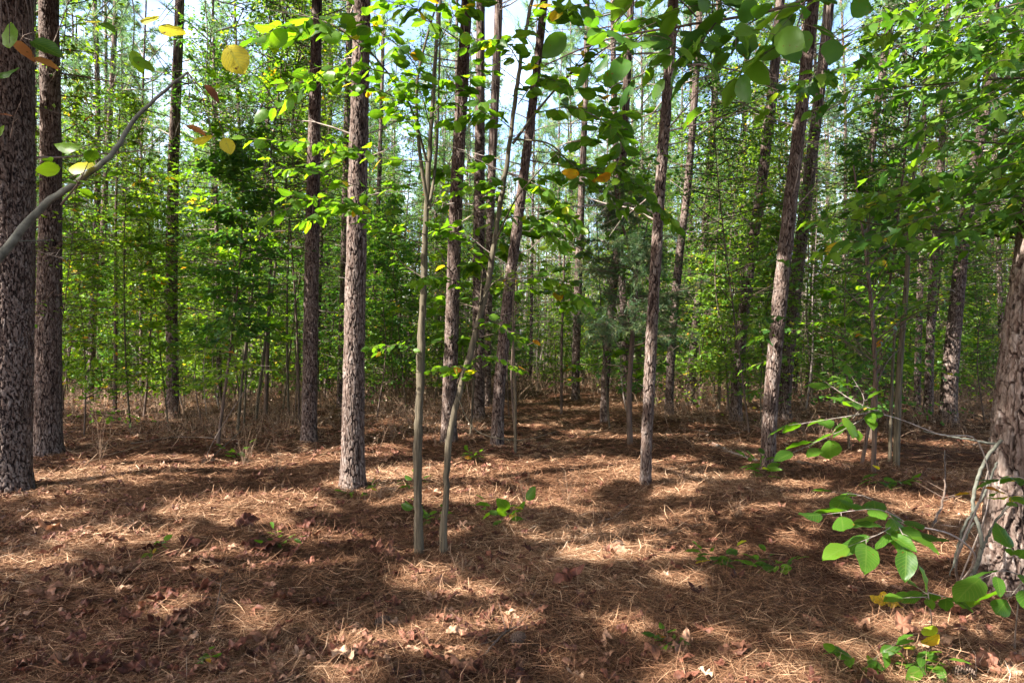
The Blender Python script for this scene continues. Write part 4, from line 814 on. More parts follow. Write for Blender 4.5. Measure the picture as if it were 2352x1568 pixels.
# ------------------------------------------------------------------ foreground shrubs at the lower right
def shrub(label, base, stems, sprays, T=T_OVAL, M=M_LEAF, barkm=M_TWIG, yellow=.01, rnd=(.2, .7)):
    bs = gpt(*base); t = thing('leafy_shrub', label, 'shrub', bs); st = MB(); tw = MB(); lf = MB()
    for pts, r0, r1 in stems:
        q = px_path(pts); q = np.vstack([bs - np.array([0, 0, .03]), q]); tube(st, smooth_path(q, 24), np.linspace(r0, r1, 24), 8, random.random())
    for pts, nl, px in sprays: spray(tw, lf, px_path(pts), nl, px * .78 / F * pts[-1][2], T, .003, rnd, .2, len(pts) > 2 and px < 60, .3, yellow)
    st.build('stems', barkm, t, smooth=True); tw.build('twigs', barkm, t); lf.build('leaves', M, t, smooth=True); return t
shrub('shrub with big glossy oval leaves left of the massive right pine', (2200, 1340), [([(2230, 1260, 3.7), (2180, 1225, 3.5), (2090, 1205, 3.3), (2040, 1190, 3.2)], .008, .003), ([(2215, 1230, 3.9), (2250, 1150, 3.9), (2270, 1080, 3.9)], .008, .005), ([(2270, 1080, 3.9), (2250, 1020, 3.8), (2150, 995, 3.5), (2060, 960, 3.4), (2000, 945, 3.3)], .005, .002)],
      [([(2090, 1205, 3.3), (2020, 1170, 3.15), (1900, 1180, 3.05)], 8, 112), ([(2060, 1200, 3.2), (2010, 1230, 3.0), (1960, 1250, 2.95)], 6, 115), ([(2060, 1200, 3.2), (2080, 1240, 3.0), (2100, 1280, 2.95)], 5, 105), ([(2070, 1200, 3.3), (1990, 1140, 3.3), (1920, 1130, 3.3)], 6, 80),
       ([(2010, 945, 3.3), (1940, 985, 3.2), (1830, 1035, 3.1)], 8, 92), ([(2010, 945, 3.3), (1920, 960, 3.2), (1820, 975, 3.15)], 7, 86), ([(2030, 950, 3.3), (1960, 920, 3.3), (1900, 880, 3.4)], 8, 62), ([(1960, 960, 3.3), (1985, 920, 3.2), (1960, 870, 3.3)], 6, 60)])
shrub('low seedling with one yellow leaf in front of the massive right pine', (2135, 1420), [([(2135, 1385, 3.3), (2130, 1350, 3.25)], .004, .002)], [([(2132, 1370, 3.3), (2080, 1372, 3.25)], 3, 72), ([(2132, 1360, 3.3), (2190, 1375, 3.3)], 4, 74), ([(2132, 1365, 3.3), (2110, 1350, 3.4)], 3, 60)], yellow=.15)
shrub('sprig of long green leaves at the right edge by the pine foot', (2330, 1480), [([(2335, 1420, 2.9), (2340, 1370, 2.8), (2345, 1300, 2.8)], .005, .002)], [([(2345, 1320, 2.8), (2300, 1310, 2.75), (2262, 1325, 2.7)], 4, 105), ([(2345, 1340, 2.75), (2320, 1370, 2.7)], 3, 120), ([(2345, 1290, 2.8), (2330, 1270, 2.8), (2380, 1255, 2.8)], 5, 90)], T=T_LONG + T_OVAL)
shrub('shrub twig with yellow green leaves crossing the massive right pine', (2390, 1420), [([(2380, 1250, 3.4), (2340, 1150, 3.5), (2300, 1180, 3.6)], .006, .003)], [([(2390, 1120, 3.5), (2340, 1095, 3.5), (2290, 1100, 3.5)], 7, 62), ([(2390, 1140, 3.5), (2330, 1140, 3.5), (2300, 1130, 3.5)], 5, 52)], yellow=.25)
# low seedlings
SEED = [((1985, 1535), 60, 'seedling cluster of green leaves on the ground at lower right'), ((1640, 1300), 46, 'small green seedling right of the middle on sunlit straw'), ((1785, 1315), 40, 'small seedling in shade at right middle floor'), ((1165, 1200), 46, 'green seedling in front of the right sapling stem'),
        ((997, 1200), 36, 'single drooping seedling between the twin saplings'), ((640, 1250), 30, 'tiny seedling among red leaves at left'), ((826, 1140), 26, 'tiny green seedling at the foot of the bright pine'), ((545, 1050), 26, 'thin sprig with yellow leaf at left middle'), ((2085, 1540), 60, 'broad leaved seedling in the lower right corner'),
        ((1760, 1100), 40, 'ferny green tuft at the foot of the crossing pines'), ((2030, 1120), 40, 'green seedling below the pale sapling trunk'), ((1545, 1490), 34, 'small green sprig near the lower middle right'), ((345, 1275), 26, 'tiny yellow green seedling left on the floor'), ((945, 1125), 28, 'tiny seedling left of the twin saplings'), ((1090, 1060), 24, 'low green sprig behind the twin saplings'), ((445, 1530), 30, 'single green leaf sprout at lower left')]
for (bp, px, lb) in SEED:
    bs = gpt(*bp); d = bs[1]; t = thing('seedling', lb, 'seedling', bs); st = MB(); lf = MB(); tw = MB(); s = px / F * d
    for k in range(4 if px > 30 else 3):
        dr = rnd_dir(1, (.5, 1.4))[0]; q = [bs, bs + dr * s * .9, bs + dr * s * 1.6 + np.array([0, 0, -.02])]; spray(tw, lf, q, 5, s * .8, T_OVAL if k % 2 else T_LONG, .0018, (.2, .7), .2, False, .4, .04)
    tw.build('stems', M_SMOOTH, t); lf.build('leaves', M_LEAF, t, smooth=True)
# vine on the right pine
t = thing('climbing_vine', 'pale twisted vine climbing the left side of the massive right pine', 'vine', gpt(2225, 1340)); m = MB()
for pts, r0, r1 in [([(2225, 1345, 4.1), (2255, 1250, 4.05), (2235, 1150, 4.1), (2262, 1060, 4.1), (2300, 1010, 4.05)], .012, .01), ([(2190, 1300, 4.2), (2215, 1210, 4.1), (2262, 1130, 4.05), (2290, 1060, 4.1)], .009, .006), ([(2255, 1260, 4.0), (2300, 1180, 3.95), (2352, 1140, 3.9), (2400, 1150, 3.9)], .008, .005), ([(2290, 1020, 4.1), (2200, 1005, 4.1), (2120, 990, 4.2)], .008, .003), ([(2235, 1200, 4.05), (2180, 1320, 3.95)], .006, .003)]:
    tube(m, smooth_path(px_path(pts), 40) + rng.normal(0, .002, (40, 3)), np.linspace(r0, r1, 40), 8, random.random() * .25)
m.build('vine_stem', M_PALE, t, smooth=True)
# leafy spray sapling at left middle
shrub('low sapling spreading flat pale lobed leaves at left middle', (560, 985), [([(560, 900, 8.2), (600, 840, 8.2)], .01, .004)], [([(640, 850, 8.2), (560, 850, 8), (450, 890, 7.8)], 14, 34), ([(620, 840, 8.2), (540, 840, 8.1), (470, 860, 8)], 14, 32), ([(600, 860, 8.2), (500, 800, 8.2), (400, 830, 8)], 12, 34)], T=T_MAPLE, M=M_MIDL)

# ------------------------------------------------------------------ far woods, undergrowth
def far_woods():
    mb = MB(); n = 52000; d = rng.uniform(56, 100, n); a = rng.uniform(-.85, .85, n); z = rng.beta(1.1, 1.7, n) * 12
    x = d * np.sin(a); y = d * np.cos(a); cl = np.sin(a * 45) * np.sin(z * 1.3 + a * 20) ; keep = rng.random(n) < .7 + .4 * cl; x, y, z = x[keep], y[keep], z[keep]; m = len(x)
    inst(mb, T_STAR, np.stack([x, y, gh(x, y) + z], -1), rnd_dir(m, (-.5, .5)), norm(rng.normal(0, 1, (m, 3)) + np.array([0, -.6, .6])), rng.uniform(.25, .6, m), np.clip(rng.beta(2, 2, m), 0, .97))
    o = mb.build('far_woods', M_MIDL); tag(o, 'dense far mass of green leaves closing the woods behind the trunks', 'woods', None, 'stuff')
    mb = MB(); n = 17000; d = rng.uniform(50, 105, n); a = rng.uniform(-.85, .85, n); k = np.sin(a * 61 + 1) * np.sin(a * 27) > -.45; d, a = d[k], a[k]; n = len(d); z = 7 + rng.beta(1.6, 1.6, n) * 17
    C = np.stack([d * np.sin(a), d * np.cos(a), z], -1); needles(mb, C, rnd_dir(n, (-.1, .8)), 11, .55, .024)
    o = mb.build('far_pine_tops', M_NEED); tag(o, 'pale hazy mass of pine crowns closing the sky behind the trunks', 'woods', None, 'stuff')
    mb = MB(); n = 2600; d = rng.uniform(50, 98, n); a = rng.uniform(-.85, .85, n); x = d * np.sin(a); y = d * np.cos(a); z = gh(x, y); h = rng.uniform(3, 17, n)
    A = np.stack([x, y, z], -1); B = A + np.stack([rng.normal(0, .4, n), rng.normal(0, .4, n), h], -1); sticks(mb, A, B, rng.uniform(.03, .12, n), .02, rng.random(n), 5)
    o = mb.build('far_trunks', M_TWIG); tag(o, 'countless thin trunks and stems in the farthest woods', 'woods', None, 'stuff')
far_woods()
def undergrowth():
    mb = MB(); lf = MB()
    n = 48000; d = rng.uniform(9.5, 50, n); a = rng.uniform(-.72, .72, n); x = d * np.sin(a); y = d * np.cos(a)
    px = W / 2 + x / y * F; f = .5 + .5 * np.sin(x * .9 + 2) * np.sin(y * .5 + x * .3)
    dens = np.clip((y - 10) / 6, 0, 1) * (.35 + .65 * f); dens = np.where((px > 1130) & (px < 1480), dens * np.clip((y - 20) / 12, 0, 1), dens); dens = np.where((px > 300) & (px < 700) & (y > 11.5), dens + .5, dens); dens = np.where((px > 860) & (px < 1010) & (y > 11.5), dens + .3, dens)
    k = rng.random(n) < dens; x, y = x[k], y[k]; n = len(x); z = gh(x, y); A = np.stack([x, y, z - .02], -1)
    h = rng.gamma(3, .085, n) * np.clip(y / 16, .6, 1.7); D = norm(rng.normal(0, .55, (n, 3)) + np.array([0, 0, 1])); r = rng.uniform(.0018, .0055, n) * np.clip(y / 10, 1, 3.2)
    M_ = A + D * (h * .5)[:, None]; D2 = norm(D + rng.normal(0, .3, (n, 3))); B = M_ + D2 * (h * .6)[:, None]; c = rng.random(n)
    sticks(mb, A, M_, r, r * .8, c); sticks(mb, M_, B, r * .8, r * .3, c)
    for _ in range(3):
        t = rng.random((n, 1)); q = M_ + (B - M_) * t; e = q + norm(D2 + rng.normal(0, .8, (n, 3))) * (h * rng.uniform(.15, .45, n))[:, None]; sticks(mb, q, e, r * .5, r * .25, c)
        s = rng.random(n) < .18; m = int(s.sum()); inst(lf, T_MID, e[s], rnd_dir(m, (-.6, .2)), norm(rng.normal(0, .5, (m, 3)) + np.array([0, 0, 1])), rng.uniform(.03, .07, m) * np.clip(y[s] / 14, 1, 2), rng.random(m))
    tag(mb.build('dry_undergrowth', M_BRUSH), 'dry tangled brown twigs and weeds covering the floor between the back trees', 'undergrowth', None, 'stuff')
    tag(lf.build('withered_undergrowth_leaves', M_LITT), 'withered brown leaves clinging to the low dry undergrowth', 'undergrowth', None, 'stuff')
    # green ground cover further back
    lf = MB(); n = 26000; d = np.sqrt(rng.uniform(15 ** 2, 56 ** 2, n)); a = rng.uniform(-.74, .74, n); x = d * np.sin(a); y = d * np.cos(a); px = W / 2 + x / y * F
    cl = np.sin(x * 1.1 + 5) * np.sin(y * .7 + 1); dens = np.clip(.45 + .7 * cl, 0, 1) * np.clip((y - 17) / 14, 0, 1); dens = np.where(px > 1500, dens * 1.5 + .08, dens); dens = np.where((px > 1180) & (px < 1430) & (y < 34), 0, dens)
    k = rng.random(n) < dens; x, y = x[k], y[k]; m = len(x); z = rng.gamma(2, .35, m); z = np.minimum(z, 2.6)
    inst(lf, T_MID, np.stack([x, y, gh(x, y) + z], -1), rnd_dir(m, (-.5, .3)), norm(rng.normal(0, .45, (m, 3)) + np.array([0, 0, 1])), rng.uniform(.07, .14, m), np.clip(rng.beta(2, 2, m), 0, .96))
    tag(lf.build('green_undergrowth', M_MIDL), 'low green leafy brush between the back trunks', 'undergrowth', None, 'stuff')
undergrowth()

# ------------------------------------------------------------------ forest floor
def straw():
    def layer(n, d0, d1, ln, wd, lift, power=1.0):
        u = rng.random(n); d = d0 * (d1 / d0) ** u if power else rng.uniform(d0, d1, n)
        d = (d0 ** power + u * (d1 ** power - d0 ** power)) ** (1 / power)
        a = rng.uniform(-.84, .84, n); x = d * np.tan(a * .9) * 1.0; y = d
        # drop in tufts: shift most to nearby clump centres, with shared heading
        cl = rng.integers(0, max(1, n // 26), n); cx = x[cl]; cy = y[cl]; hd = rng.uniform(0, np.pi, n)[cl]
        tuft = rng.random(n) < .5; sp = .1 * np.clip(cy / 5, .7, 2)
        x = np.where(tuft, cx + rng.normal(0, 1, n) * sp, x); y = np.where(tuft, cy + rng.normal(0, 1, n) * sp, y)
        flow = .5 * np.sin(x * .8 + y * .5) + .35
        th = np.where(tuft, hd + rng.normal(0, .55, n), flow + rng.normal(0, 1.0, n)) + np.where(rng.random(n) < .5, np.pi, 0)
        L_ = ln * rng.uniform(.5, 1.15, n); el = rng.normal(0, lift, n)
        dv = np.stack([np.cos(th) * np.cos(el), np.sin(th) * np.cos(el), np.sin(el)], -1)
        z = gh(x, y); hh = rng.gamma(1.6, .006, n) + np.abs(np.sin(el)) * L_ * .5 + .002
        c = np.stack([x, y, z + hh], -1); bend = np.stack([-np.sin(th), np.cos(th), rng.uniform(-.2, .6, n)], -1) * (L_ * rng.normal(0, .09, n))[:, None]
        w = wd * rng.uniform(.7, 1.3, n) * np.clip(y / 4.2, .8, 6)
        s = np.stack([-np.sin(th), np.cos(th), rng.normal(0, .5, n)], -1) * w[:, None]
        A = c - dv * (L_ / 2)[:, None]; B = c + bend; E = c + dv * (L_ / 2)[:, None]
        V = np.stack([A - s * .6, A + s * .6, B - s, B + s, E - s * .2, E + s * .2], 1).reshape(-1, 3)
        f = (np.arange(n)[:, None, None] * 6 + np.array([[0, 1, 3, 2], [2, 3, 5, 4]])[None]).reshape(-1, 4)
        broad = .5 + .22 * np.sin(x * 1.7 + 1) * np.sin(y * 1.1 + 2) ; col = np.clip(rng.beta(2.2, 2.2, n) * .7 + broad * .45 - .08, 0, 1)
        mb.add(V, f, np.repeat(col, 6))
    mb = MB()
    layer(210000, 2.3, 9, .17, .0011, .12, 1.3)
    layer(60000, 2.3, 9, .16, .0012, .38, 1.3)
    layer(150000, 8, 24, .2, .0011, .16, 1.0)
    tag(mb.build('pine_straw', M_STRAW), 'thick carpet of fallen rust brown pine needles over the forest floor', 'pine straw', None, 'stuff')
straw()
def crumple(T, k=.12):
    out = []
    for tv, tf, tu in T:
        for _ in range(2):
            v = tv.copy(); v[:, 2] += .18 * np.sin(v[:, 0] * random.uniform(5, 11) + random.uniform(0, 6)) + .14 * np.sin(v[:, 1] * random.uniform(4, 9) + random.uniform(0, 6)); out.append((v, tf, tu))
    return out
T_DRY = crumple(T_OVAL + [tmpl_oval(.4, .3, -.5, -1.0), tmpl_oval(.45, .1, .7, .8)])
def tmpl_polar(tips, notch=.25, n=64, rings=5, amp=.13):
    cup = random.uniform(-.25, .35); fr = random.uniform(7, 13)
    """lobed dry leaf with inner rings so that it can crumple"""
    v = [(0, .4, 0)]; uv = [(0, .4)]; f = []
    ang = np.linspace(-math.pi, math.pi, n, endpoint=False); rr = np.full(n, notch)
    for a, r in tips:
        da = (ang - math.radians(a) + math.pi) % (2 * math.pi) - math.pi; rr = np.maximum(rr, notch + (r - notch) * np.exp(-(np.abs(da) / .3) ** 1.4))
    rr *= 1 + .04 * np.sin(ang * 23)
    p1, p2, p3 = [random.uniform(0, 6) for _ in range(3)]
    for k in range(1, rings + 1):
        for a, r in zip(ang, rr):
            q = r * k / rings; x = q * math.sin(a); y = .4 + q * math.cos(a)
            v.append((x, y, amp * (math.sin(x * fr + p1) * math.sin(y * 8 + p2 + x * 4)) * .8 + .3 * amp * math.sin(x * 21 + y * 13 + p3) + .5 * amp * math.sin(a * 5 + p3) * k / rings + cup * q * q + random.gauss(0, .008))); uv.append((k / rings, y))
    for i in range(n): f.append((0, 1 + i, 1 + (i + 1) % n))
    for k in range(rings - 1):
        for i in range(n):
            a = 1 + k * n + i; b = 1 + k * n + (i + 1) % n; f += [(a, a + n, b + n), (a, b + n, b)]
    return np.array(v, float), np.array(f), np.array(uv, float)
T_DRYM = [tmpl_polar([(-125, .3), (-62, .52), (0, .62), (62, .52), (125, .3)]) for _ in range(3)] + [tmpl_polar([(-40, .55), (40, .55), (-110, .5), (110, .5)], .36) for _ in range(2)]
T_DRYO = [tmpl_polar([(0, .55), (180, .5)], .24, n=40) for _ in range(4)] + [tmpl_polar([(0, .5), (180, .42), (-60, .33), (55, .36)], .27, n=44) for _ in range(3)]
T_DRYL = [tmpl_polar([(-125, .3), (-62, .52), (0, .62), (62, .52), (125, .3)], n=36, rings=3) for _ in range(3)] + [tmpl_polar([(0, .55), (180, .5)], .24, n=26, rings=3) for _ in range(4)]
def litter():
    mb = MB(); n = 8000; d = (2.4 ** .8 + rng.random(n) * (15 ** .8 - 2.4 ** .8)) ** 1.25; x = d * rng.uniform(-.82, .82, n); y = d
    px = W / 2 + x / y * F; dens = np.where(px < 1250, 1.0, .3) * (.35 + .65 * (np.sin(x * 2.3 + 1) * np.sin(y * 1.9) > -.2)); k = rng.random(n) < dens; x, y = x[k], y[k]; m = len(x)
    th = rng.uniform(0, 6.28, m); ax = np.stack([np.cos(th), np.sin(th), rng.normal(0, .25, m)], -1); nr = norm(np.array([0, -.1, 1.]) + rng.normal(0, .24, (m, 3)))
    inst(mb, T_DRYL, np.stack([x, y, gh(x, y) + rng.uniform(.014, .038, m)], -1), ax, nr, rng.gamma(5, .0125, m) + .03, np.clip(rng.beta(1.6, 2.2, m) * .9, 0, 1))
    tag(mb.build('leaf_litter', M_LITT, smooth=True), 'scattered small dry leaves lying among the pine needles', 'leaf litter', None, 'stuff')
litter()
# larger fallen leaves one can point at
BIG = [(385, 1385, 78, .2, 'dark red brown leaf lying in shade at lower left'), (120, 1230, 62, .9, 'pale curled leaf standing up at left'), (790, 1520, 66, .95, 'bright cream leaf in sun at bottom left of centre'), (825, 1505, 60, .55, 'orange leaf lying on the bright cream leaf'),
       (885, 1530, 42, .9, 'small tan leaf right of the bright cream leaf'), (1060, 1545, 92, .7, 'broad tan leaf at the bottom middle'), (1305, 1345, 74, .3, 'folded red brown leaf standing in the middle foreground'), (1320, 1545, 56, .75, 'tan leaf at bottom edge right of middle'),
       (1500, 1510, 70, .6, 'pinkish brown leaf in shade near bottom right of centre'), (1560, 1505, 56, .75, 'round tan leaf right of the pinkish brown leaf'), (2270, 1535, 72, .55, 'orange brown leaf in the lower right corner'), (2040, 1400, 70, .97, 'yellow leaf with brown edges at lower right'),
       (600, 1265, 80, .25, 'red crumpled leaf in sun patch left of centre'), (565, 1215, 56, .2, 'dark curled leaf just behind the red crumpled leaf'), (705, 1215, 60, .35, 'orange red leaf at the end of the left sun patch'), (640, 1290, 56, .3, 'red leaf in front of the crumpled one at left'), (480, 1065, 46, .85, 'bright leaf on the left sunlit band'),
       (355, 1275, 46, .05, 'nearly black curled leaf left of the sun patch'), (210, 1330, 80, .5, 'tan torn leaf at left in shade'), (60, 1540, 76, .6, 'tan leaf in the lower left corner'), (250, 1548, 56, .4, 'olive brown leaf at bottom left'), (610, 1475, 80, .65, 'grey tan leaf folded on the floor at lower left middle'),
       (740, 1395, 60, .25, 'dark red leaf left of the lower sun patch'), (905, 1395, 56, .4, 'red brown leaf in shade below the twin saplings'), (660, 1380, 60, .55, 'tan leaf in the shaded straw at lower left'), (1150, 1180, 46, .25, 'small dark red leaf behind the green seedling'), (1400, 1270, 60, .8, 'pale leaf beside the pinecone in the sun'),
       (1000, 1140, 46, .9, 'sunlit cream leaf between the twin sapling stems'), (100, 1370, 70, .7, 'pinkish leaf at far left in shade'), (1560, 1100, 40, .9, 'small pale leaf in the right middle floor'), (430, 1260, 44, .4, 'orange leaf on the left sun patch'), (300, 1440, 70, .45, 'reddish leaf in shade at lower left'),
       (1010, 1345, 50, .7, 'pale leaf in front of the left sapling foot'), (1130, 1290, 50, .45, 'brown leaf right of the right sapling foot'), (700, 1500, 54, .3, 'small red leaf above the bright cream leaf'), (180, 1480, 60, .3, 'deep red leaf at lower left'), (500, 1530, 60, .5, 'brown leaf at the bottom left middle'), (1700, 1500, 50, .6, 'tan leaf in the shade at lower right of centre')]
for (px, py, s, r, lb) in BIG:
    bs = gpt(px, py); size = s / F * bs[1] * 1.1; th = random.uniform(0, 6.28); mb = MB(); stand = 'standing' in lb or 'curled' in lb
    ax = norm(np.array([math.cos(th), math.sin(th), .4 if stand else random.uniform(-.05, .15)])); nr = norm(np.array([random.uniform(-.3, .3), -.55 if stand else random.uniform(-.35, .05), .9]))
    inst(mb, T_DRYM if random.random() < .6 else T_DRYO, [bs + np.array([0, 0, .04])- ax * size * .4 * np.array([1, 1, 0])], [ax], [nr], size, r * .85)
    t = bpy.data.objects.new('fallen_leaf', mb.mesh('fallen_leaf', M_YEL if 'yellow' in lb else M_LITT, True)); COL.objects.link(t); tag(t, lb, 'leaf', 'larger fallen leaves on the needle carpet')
# pine cones
def pine_cone(px, py, lb, L_=.085):
    bs = gpt(px, py); t = thing('pine_cone', lb, 'pine cone', bs + np.array([0, 0, .028])); th = random.uniform(-.6, .6); ax = norm(np.array([math.cos(th), math.sin(th), .15])); mb = MB(); c0 = bs + np.array([0, 0, .03]) - ax * L_ / 2
    tube(mb, [c0, c0 + ax * L_ * .5, c0 + ax * L_], [.012, .014, .003], 8); mb.build('core', M_DTWIG, t)
    sc = MB(); N = 90; u = (np.arange(N) + .5) / N; ph = np.arange(N) * 2.39996; R_ = .027 * np.sin(np.pi * np.clip(u * .82 + .16, 0, 1)) ** .8 + .003
    s1 = norm(np.cross(ax, [0, 0, 1.])); s2 = np.cross(ax, s1); rad = np.cos(ph)[:, None] * s1 + np.sin(ph)[:, None] * s2; p = c0 + ax * (u * L_)[:, None] + rad * .006
    dr = norm(rad + ax * .35); tip = p + dr * R_[:, None]; tg = np.cross(rad, ax); w = .0075
    V = np.stack([p - tg * w * .5, p + tg * w * .5, tip + tg * w, tip - tg * w, tip + ax * .004 + dr * .001, p + ax * .002], 1).reshape(-1, 3)
    f = np.arange(N)[:, None, None] * 6
    sc.add(V, (f + np.array([[0, 1, 2, 3]])[None]).reshape(-1, 4), .5); sc.add(V, (f + np.array([[3, 2, 4], [5, 4, 2], [5, 3, 4]])[None]).reshape(-1, 3), .8); sc.build('scales', M_DTWIG, t)
pine_cone(878, 1440, 'dark pine cone lying in shade below the twin saplings'); pine_cone(1188, 1478, 'pine cone half buried beside a twig at bottom middle'); pine_cone(1418, 1258, 'pine cone in the sun beside a pale leaf'); pine_cone(2212, 1560, 'pine cone at the bottom right edge')
# fallen branches
def fallen(lb, pts, r0, r1, M=M_TWIG, lift=.015):
    g_ = [gpt(a, b) + np.array([0, 0, lift + (c[0] if c else 0)]) for a, b, *c in pts]; t = thing('fallen_branch', lb, 'branch', g_[0]); m = MB(); s = smooth_path(g_, 24); s[:, 2] = np.maximum(s[:, 2], gh(s[:, 0], s[:, 1]) + r0 * .3); tube(m, s + rng.normal(0, r0 * .25, s.shape), np.linspace(r0, r1, 24), 7, .8); m.build('limb', M, t, smooth=True)
    tw = MB(); q = s[rng.integers(6, 23, 7)]; d = rnd_dir(7, (0, .7)); sticks(tw, q, q + d * rng.uniform(.06, .3, (7, 1)), r0 * .35, .001, .7, 4); tw.build('twigs', M, t)
fallen('grey fallen branch lying left of the crossing pines', [(1640, 1022), (1690, 1045), (1740, 1062)], .03, .015)
fallen('dark fallen log running right from the crossing pines', [(1830, 1062), (1920, 1082), (2040, 1090)], .03, .012, M_DTWIG)
fallen('long thin pale stick across the left floor', [(90, 1102), (170, 1072), (300, 1040, .05), (400, 1002, .08)], .009, .003, M_BRUSH)
fallen('bundle stick rising at left middle, pale', [(180, 1090), (240, 1040, .1), (270, 1020, .25)], .007, .002, M_BRUSH)
fallen('long pale stick lying left of the slim pine', [(180, 950), (260, 955), (330, 965)], .014, .006, M_BRUSH)
fallen('thin brown stick pointing at the middle of the floor', [(1320, 1238), (1380, 1200), (1420, 1190)], .008, .003)
fallen('pale stick on the right sun patch', [(1500, 1238), (1560, 1222), (1620, 1205)], .009, .004, M_BRUSH)
fallen('dark bowed twig at the bottom middle', [(1110, 1512), (1150, 1480, .03), (1190, 1440)], .006, .003, M_DTWIG)
fallen('thin curved dark twig at lower left', [(490, 1440), (505, 1380, .05), (510, 1330)], .004, .002, M_DTWIG)
fallen('fallen limb behind the slim right pine', [(1560, 985), (1660, 1000), (1740, 985)], .02, .01, M_DTWIG)
fallen('thin grey stick across brush at left middle', [(300, 1020), (430, 1005), (560, 1012)], .008, .003)
fallen('crooked dark stick under the right shrub leaves', [(2140, 1215), (2165, 1185, .12), (2170, 1120, .4)], .012, .006, M_DTWIG)
# dry weeds standing in the open
for (px, py, hp, lb) in [(640, 1090, 110, 'wiry dry weed in front of the reddish pine'), (1205, 1180, 110, 'dark bare stalk right of the twin saplings'), (1302, 1160, 150, 'thin upright stalk in the path'), (230, 1060, 110, 'tuft of bleached dry stalks at left'), (560, 1070, 90, 'small dry weed with seed heads at left middle'), (870, 1150, 70, 'dry twig weed beside the bright pine'), (1060, 1320, 60, 'little brown stalk below the twin saplings'), (1690, 1190, 60, 'short dry stalk on the right floor'), (900, 1010, 90, 'dry bush tuft behind the left sapling'), (1000, 1030, 60, 'pale dry tuft between pines')]:
    bs = gpt(px, py); h = hp / F * bs[1]; t = thing('dry_weed', lb, 'weed', bs); m = MB(); k = 9
    D = norm(rng.normal(0, .28, (k, 3)) + np.array([0, 0, 1])); A = bs + rng.normal(0, .015, (k, 3)) * np.array([1, 1, 0]); B = A + D * (h * rng.uniform(.4, .75, (k, 1))); E = B + norm(D + rng.normal(0, .3, (k, 3))) * h * .4
    sticks(m, A, B, .002, .0015, rng.random(k)); sticks(m, B, E, .0015, .0006, rng.random(k))
    for _ in range(3): q = A + (B - A) * rng.random((k, 1)); sticks(m, q, q + norm(D + rng.normal(0, .7, (k, 3))) * h * .25, .001, .0006, .5)
    m.build('stalks', M_BRUSH, t)

# ------------------------------------------------------------------ light, sky, camera
sc = bpy.context.scene
world = bpy.data.worlds.new('World'); sc.world = world; world.use_nodes = True
nt = world.node_tree; bg = nt.nodes['Background']; sky = nt.nodes.new('ShaderNodeTexSky'); sky.sky_type = 'NISHITA'; sky.sun_disc = False
sky.sun_elevation = SUN_EL; sky.sun_rotation = math.atan2(SX, SY); sky.air_density = 1.0; sky.dust_density = 5.0; sky.ozone_density = 1.2
hz = nt.nodes.new('ShaderNodeMixRGB'); hz.blend_type = 'MULTIPLY'; hz.inputs[0].default_value = 1; hz.inputs[2].default_value = (1.3, 1.15, 1.0, 1); nt.links.new(sky.outputs[0], hz.inputs[1]); # humid haze: brighter towards the horizon, with thin cloud
wt = nt.nodes.new('ShaderNodeTexCoord'); ws = nt.nodes.new('ShaderNodeSeparateXYZ'); nt.links.new(wt.outputs['Generated'], ws.inputs[0])
wr = nt.nodes.new('ShaderNodeValToRGB'); wr.color_ramp.elements[0].position = .36; wr.color_ramp.elements[0].color = (1, 1, 1, 1); wr.color_ramp.elements[1].position = .66; wr.color_ramp.elements[1].color = (.10, .12, .14, 1); nt.links.new(ws.outputs[2], wr.inputs[0])
wn = nt.nodes.new('ShaderNodeTexNoise'); wn.inputs['Scale'].default_value = 7; wn.inputs['Detail'].default_value = 6; nt.links.new(wt.outputs['Generated'], wn.inputs['Vector'])
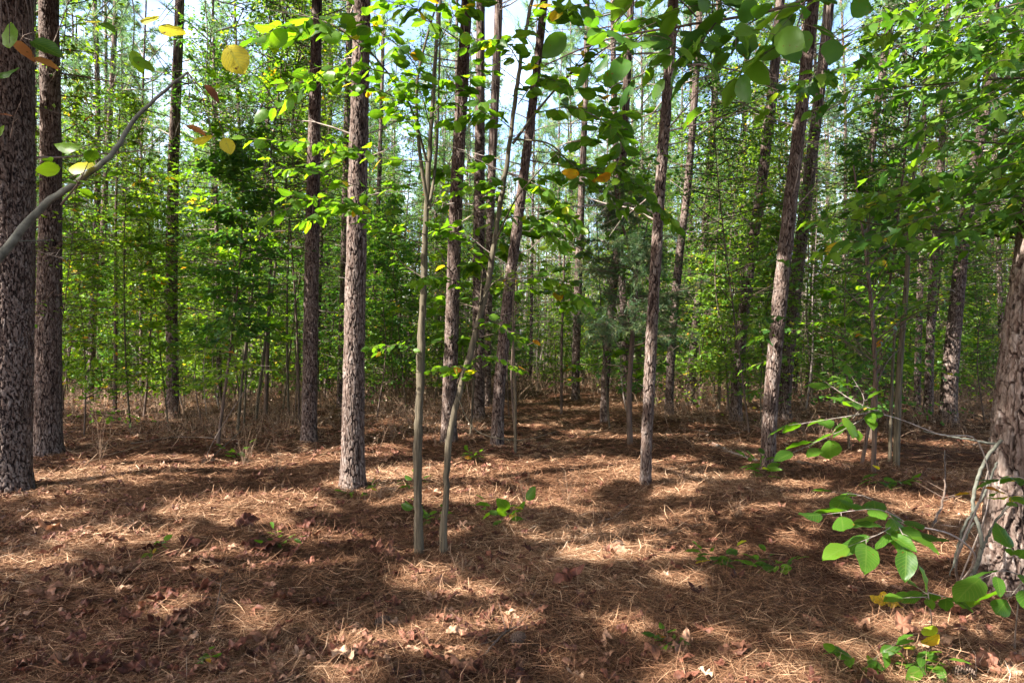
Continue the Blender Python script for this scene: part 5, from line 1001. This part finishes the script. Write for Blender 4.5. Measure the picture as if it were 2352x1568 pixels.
wc = nt.nodes.new('ShaderNodeValToRGB'); wc.color_ramp.elements[0].position = .38; wc.color_ramp.elements[0].color = (.5, .6, .8, 1); wc.color_ramp.elements[1].position = .62; wc.color_ramp.elements[1].color = (1, 1, 1, 1); nt.links.new(wn.outputs[0], wc.inputs[0])
wa = nt.nodes.new('ShaderNodeMixRGB'); wa.blend_type = 'MULTIPLY'; wa.inputs[0].default_value = 1; nt.links.new(wr.outputs[0], wa.inputs[1]); nt.links.new(wc.outputs[0], wa.inputs[2])
wb = nt.nodes.new('ShaderNodeMixRGB'); wb.blend_type = 'MULTIPLY'; wb.inputs[0].default_value = 1; wb.inputs[2].default_value = (3.9, 4.0, 4.1, 1); nt.links.new(wa.outputs[0], wb.inputs[1])
we = nt.nodes.new('ShaderNodeMixRGB'); we.blend_type = 'MULTIPLY'; we.inputs[0].default_value = 1; nt.links.new(hz.outputs[0], we.inputs[1]); nt.links.new(wb.outputs[0], we.inputs[2]); nt.links.new(we.outputs[0], bg.inputs[0]); bg.inputs[1].default_value = .05
sl = bpy.data.lights.new('sun', 'SUN'); sl.energy = 5.0; sl.angle = math.radians(.5); sl.color = (1, .95, .87)
so = bpy.data.objects.new('sun', sl); COL.objects.link(so); so.location = (-20, -10, 30)
so.rotation_euler = Vector((SX * math.cos(SUN_EL), SY * math.cos(SUN_EL), math.sin(SUN_EL))).to_track_quat('Z', 'Y').to_euler()
cam = bpy.data.cameras.new('camera'); co = bpy.data.objects.new('camera', cam); COL.objects.link(co)
co.location = (0, 0, CH); co.rotation_euler = (math.radians(90), 0, 0); cam.sensor_width = 36; cam.lens = 24; cam.shift_y = (HOR - H / 2) / W; cam.clip_end = 2000; cam.clip_start = .05
sc.camera = co
sc.view_settings.view_transform = 'Standard'; sc.view_settings.look = 'None'; sc.view_settings.exposure = 0
sc.cycles.film_exposure = 4.9; sc.cycles.use_denoising = True; sc.cycles.max_bounces = 6; sc.cycles.diffuse_bounces = 2; sc.cycles.transmission_bounces = 4; sc.cycles.glossy_bounces = 2
print('TRIS', sum(len(m.polygons) for m in bpy.data.meshes))
